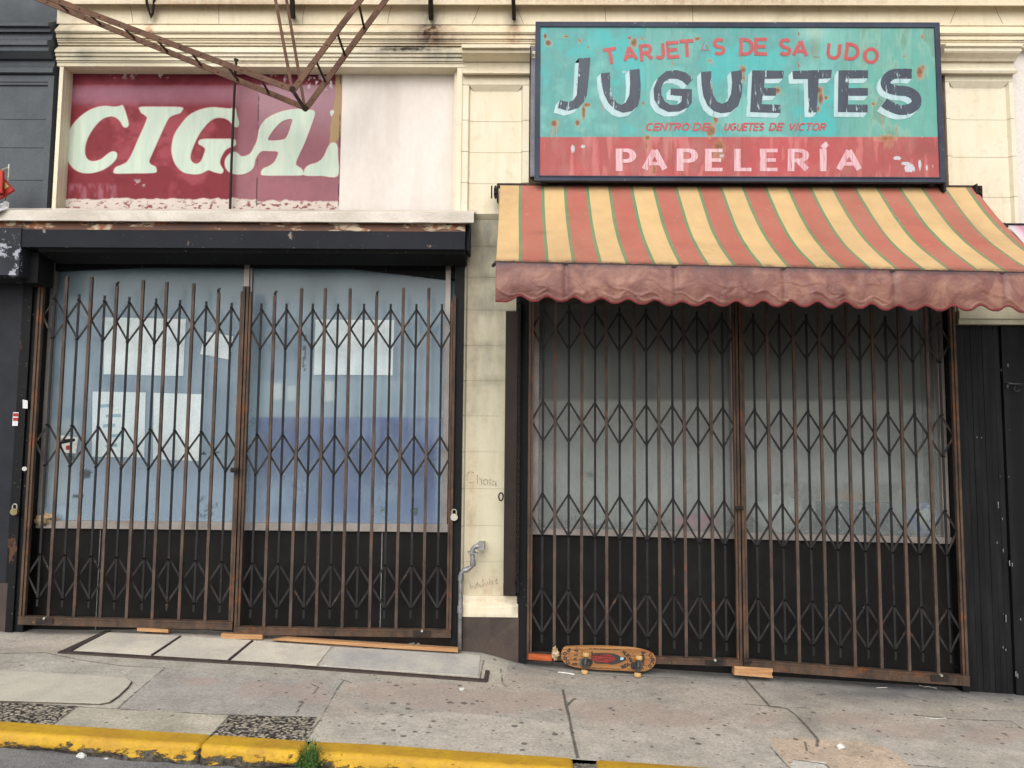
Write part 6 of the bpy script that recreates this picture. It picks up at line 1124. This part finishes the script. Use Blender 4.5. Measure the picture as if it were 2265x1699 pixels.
# ================================================================== WOOD WEDGES, LITTER, WEEDS
def plank(q, Y, th, lab, mat='fresh_wood', name='wood_wedge', cat='wedge', grp='scraps of wood under the gates'):
    pts = [P(a, b, Y) for a, b in q]; m = MB(); n = len(pts); m.add([tuple(p) for p in pts] + [(p[0], p[1] + th, p[2]) for p in pts], [tuple(range(n))[::-1], tuple(range(n, 2 * n))] + [(i, (i + 1) % n, n + (i + 1) % n, n + i) for i in range(n)]); o = m.build(name, mat); tag(o, lab, cat, grp)
plank([(1625, 1474), (1709, 1479), (1710, 1485), (1707, 1490), (1710, 1500), (1624, 1493)], -.075, .07, 'thick pale wood block under the centre of the right gate')
plank([(489, 1402), (580, 1405), (580, 1414.5), (489, 1412.5)], -.08, .06, 'short pale wood piece under the middle of the left gate')
plank([(303, 1388), (372, 1392), (372, 1400), (303, 1396)], -.06, .05, 'small thin wood wedge under the left end of the left gate')
plank([(600, 1416), (632, 1411.5), (820, 1424), (1013, 1435), (1013, 1443), (830, 1432), (700, 1422.5)], -.12, .05, 'long thin wood strip lying along the sidewalk under the left gate', name='wood_strip', cat='strip')
plank([(1169, 1446), (1222, 1449), (1221, 1463), (1169, 1459)], -.086, .015, 'orange painted board on the gate rail left of the skateboard', 'orange_wood', 'painted_board', 'board')
o = lump(*P(1228, 1446, -.12), .028, .02, .042, 21, 12, .7).build('torn_card', 'crumpled'); tag(o, 'torn tan card standing beside the tail of the skateboard', 'litter')
def litter(pts, lab, w=.012, mat='white_litter', name='litter'):
    m = MB(); v = [G(*q) for q in pts]; m.tube([(p[0], p[1], p[2] + w * .4) for p in v], [w * .5] * len(v), 6); m.v = [(x, y, float(gz(x, y)) + .003 + max(0, (z - float(gz(x, y)))) * .5) for x, y, z in m.v]; o = m.build(name, mat); tag(o, lab, 'litter', 'small litter on the pavement')
litter([(1234, 1489), (1254, 1491), (1271, 1494)], 'flat white paper strip on the pavement below the skateboard', .022)
litter([(2033, 1517), (2045, 1521), (2052, 1520), (2072, 1524)], 'bent white straw on the pavement under the right end of the gate', .010)
litter([(1938, 1523), (1962, 1522)], 'short white straw on the pavement under the right gate', .008)
litter([(2046, 1589), (2070, 1592), (2092, 1590)], 'thin white scrap on the pavement at the right', .010)
litter([(901, 1429), (915, 1425), (923, 1422), (926, 1427), (916, 1431)], 'crumpled blue white wrapper on the wood strip under the left gate', .024)
for px, py, r, lab in ((181, 1677, .022, 'white crumpled scrap in the gutter at left'), (234, 1681, .009, 'tiny white scrap in the gutter right of the larger one'), (1022, 1527, .014, 'pale flattened scrap in the middle of the pavement'), (1858, 1655, .02, 'white scrap on the tan pavement patch at lower right')):
    c = G(px, py, -.1 if py > 1660 and px < 400 else 0); o = lump(c[0], c[1], c[2] + r * .5, r * 1.3, r, r * .7, int(px), 8, .6).build('litter', 'white_litter'); tag(o, lab, 'litter', 'small litter on the pavement')
def weed(px, py, h, w, n, lab, seed, Y=-1.9):
    c = P(px, py, Y); c[2] = gz(c[0]) - .10; r = random.Random(seed); m = MB()
    for i in range(n):
        a = r.uniform(0, 6.28); s = r.random(); L_ = h * r.uniform(.45, 1.05) * (1.1 - .5 * s); lean = (.15 + .95 * s) * w; b = Vector((c[0] + r.uniform(-.3, .3) * w, c[1] + r.uniform(-.25, .25) * w, c[2])); d = Vector((math.cos(a), math.sin(a) * .7, 0)); sd = Vector((-math.sin(a), math.cos(a), 0)); wd_ = r.uniform(.002, .0045); pts = []
        for t in (0, .35, .7, 1): p = b + d * lean * t ** 1.5 + Vector((0, 0, L_ * (t - .28 * s * t * t))); ww = wd_ * (1 - t * .85); pts += [tuple(p - sd * ww), tuple(p + sd * ww)]
        m.add(pts, [(0, 1, 3, 2), (2, 3, 5, 4), (4, 5, 7, 6)])
        for k in range(3):      # small leaflets up the stem
            t = r.uniform(.3, 1); p = b + d * lean * t ** 1.5 + Vector((0, 0, L_ * (t - .28 * s * t * t))); q = Vector((r.uniform(-1, 1), r.uniform(-1, .3), r.uniform(-.2, .8))).normalized(); u = q.cross(Vector((0, 0, 1))).normalized(); l2 = r.uniform(.008, .02); m.add([tuple(p), tuple(p + q * l2 * .5 + u * l2 * .28), tuple(p + q * l2), tuple(p + q * l2 * .5 - u * l2 * .28)], [(0, 1, 2, 3)])
    o = m.build('weed', 'weed_leaf'); tag(o, lab, 'weed', 'weeds in the kerb')
weed(688, 1676, .185, .085, 330, 'bushy green weed growing through the yellow kerb', 5, -1.89)
weed(1296, 1692, .065, .05, 60, 'small low weed in the broken gap of the yellow kerb', 9, -1.86)
weed(866, 1684, .06, .012, 12, 'tiny green weed on the face of the yellow kerb right of the bushy one', 12, -1.905)
# left edge: corner of a red sign and a scrap of white cloth
t = thing('red_sign', 'corner of a red and yellow hanging sign at the far left edge', 'sign', P(10, 440, -.3)); y = -.35
m = MB(); m.prism([(P(a, b, y)[0], P(a, b, y)[2]) for a, b in ((-60, 360), (8, 379), (7, 428), (-60, 420))], y - .012, y + .012); m.build('upper_board', 'red_sign_paint', t)
y = -.31; m = MB(); m.prism([(P(a, b, y)[0], P(a, b, y)[2]) for a, b in ((-40, 400), (8, 393), (32, 421), (2, 440), (-40, 450))], y - .012, y + .012); m.build('lower_board', 'red_sign_paint', t)
y = -.324; m = MB(); m.prism([(P(a, b, y)[0], P(a, b, y)[2]) for a, b in ((2, 404), (9, 399), (20, 413), (3, 423))], y - .002, y + .001); m.build('yellow_panel', 'sign_yellow', t)
m = MB(); m.tube([P(20, 364, -.2), P(19, 390, -.25), P(12, 448, -.25)], .006, 6); m.tube([P(19, 372, -.2), P(2, 378, -.3)], .012, 8); m.build('hanger', 'steel', t)
m = MB(); n = 10; vs = []
for i in range(n + 1):
    for j in range(5): q = P(-30 + 52 * i / n * (1 - .12 * j), 449 + 6.2 * j + 2 * math.sin(i * 1.3 + j), -.37); vs.append((q[0], q[1] - .02 * math.sin(i * .9 + j * 1.7), q[2]))
m.add(vs, [(i * 5 + j, i * 5 + j + 1, (i + 1) * 5 + j + 1, (i + 1) * 5 + j) for i in range(n) for j in range(4)]); o = m.build('cloth_scrap', 'cloth_white'); o.modifiers.new('thick', 'SOLIDIFY').thickness = .003; tag(o, 'torn white cloth lying on the metal flashing at the left edge', 'cloth')
# neighbouring white awning at the far right edge
t = thing('white_awning', 'white awning with pink stripe at the far right edge', 'awning', P(2260, 500, -.1)); a = P(2222, 497, -.04); m = MB(); nx, nk = 24, 16; vs = []; su = []
for k in range(nk + 1):
    for i in range(nx + 1): f_ = k / nk; vs.append((a[0] + .02 + 2.2 * i / nx, -.04 - .85 * f_, a[2] - .72 * f_ - .06 * math.sin(math.pi * f_)))
m.add(vs, [(k * (nx + 1) + i, (k + 1) * (nx + 1) + i, (k + 1) * (nx + 1) + i + 1, k * (nx + 1) + i + 1) for k in range(nk) for i in range(nx)]); va = np.array(vs); c = np.tile(lin(236, 236, 240, WK), (len(va), 1)); ph = ((va[:, 0] - a[0]) / .16) % 1; c = cmix(c, lin(205, 140, 165, WK), ((ph > .62) & (ph < .8)) * 1.0); o = m.build('canopy', 'painted_sheet', t, True, {'Col': c}); o.modifiers.new('thick', 'SOLIDIFY').thickness = .003
m = MB(); m.tube([P(2220, 495, -.03), P(2228, 503, -.05)], .012, 8); m.tube([(a[0] + .01, -.04, a[2]), (a[0] + 2.2, -.04, a[2])], .012, 8); m.build('top_bar', 'dark_iron', t)
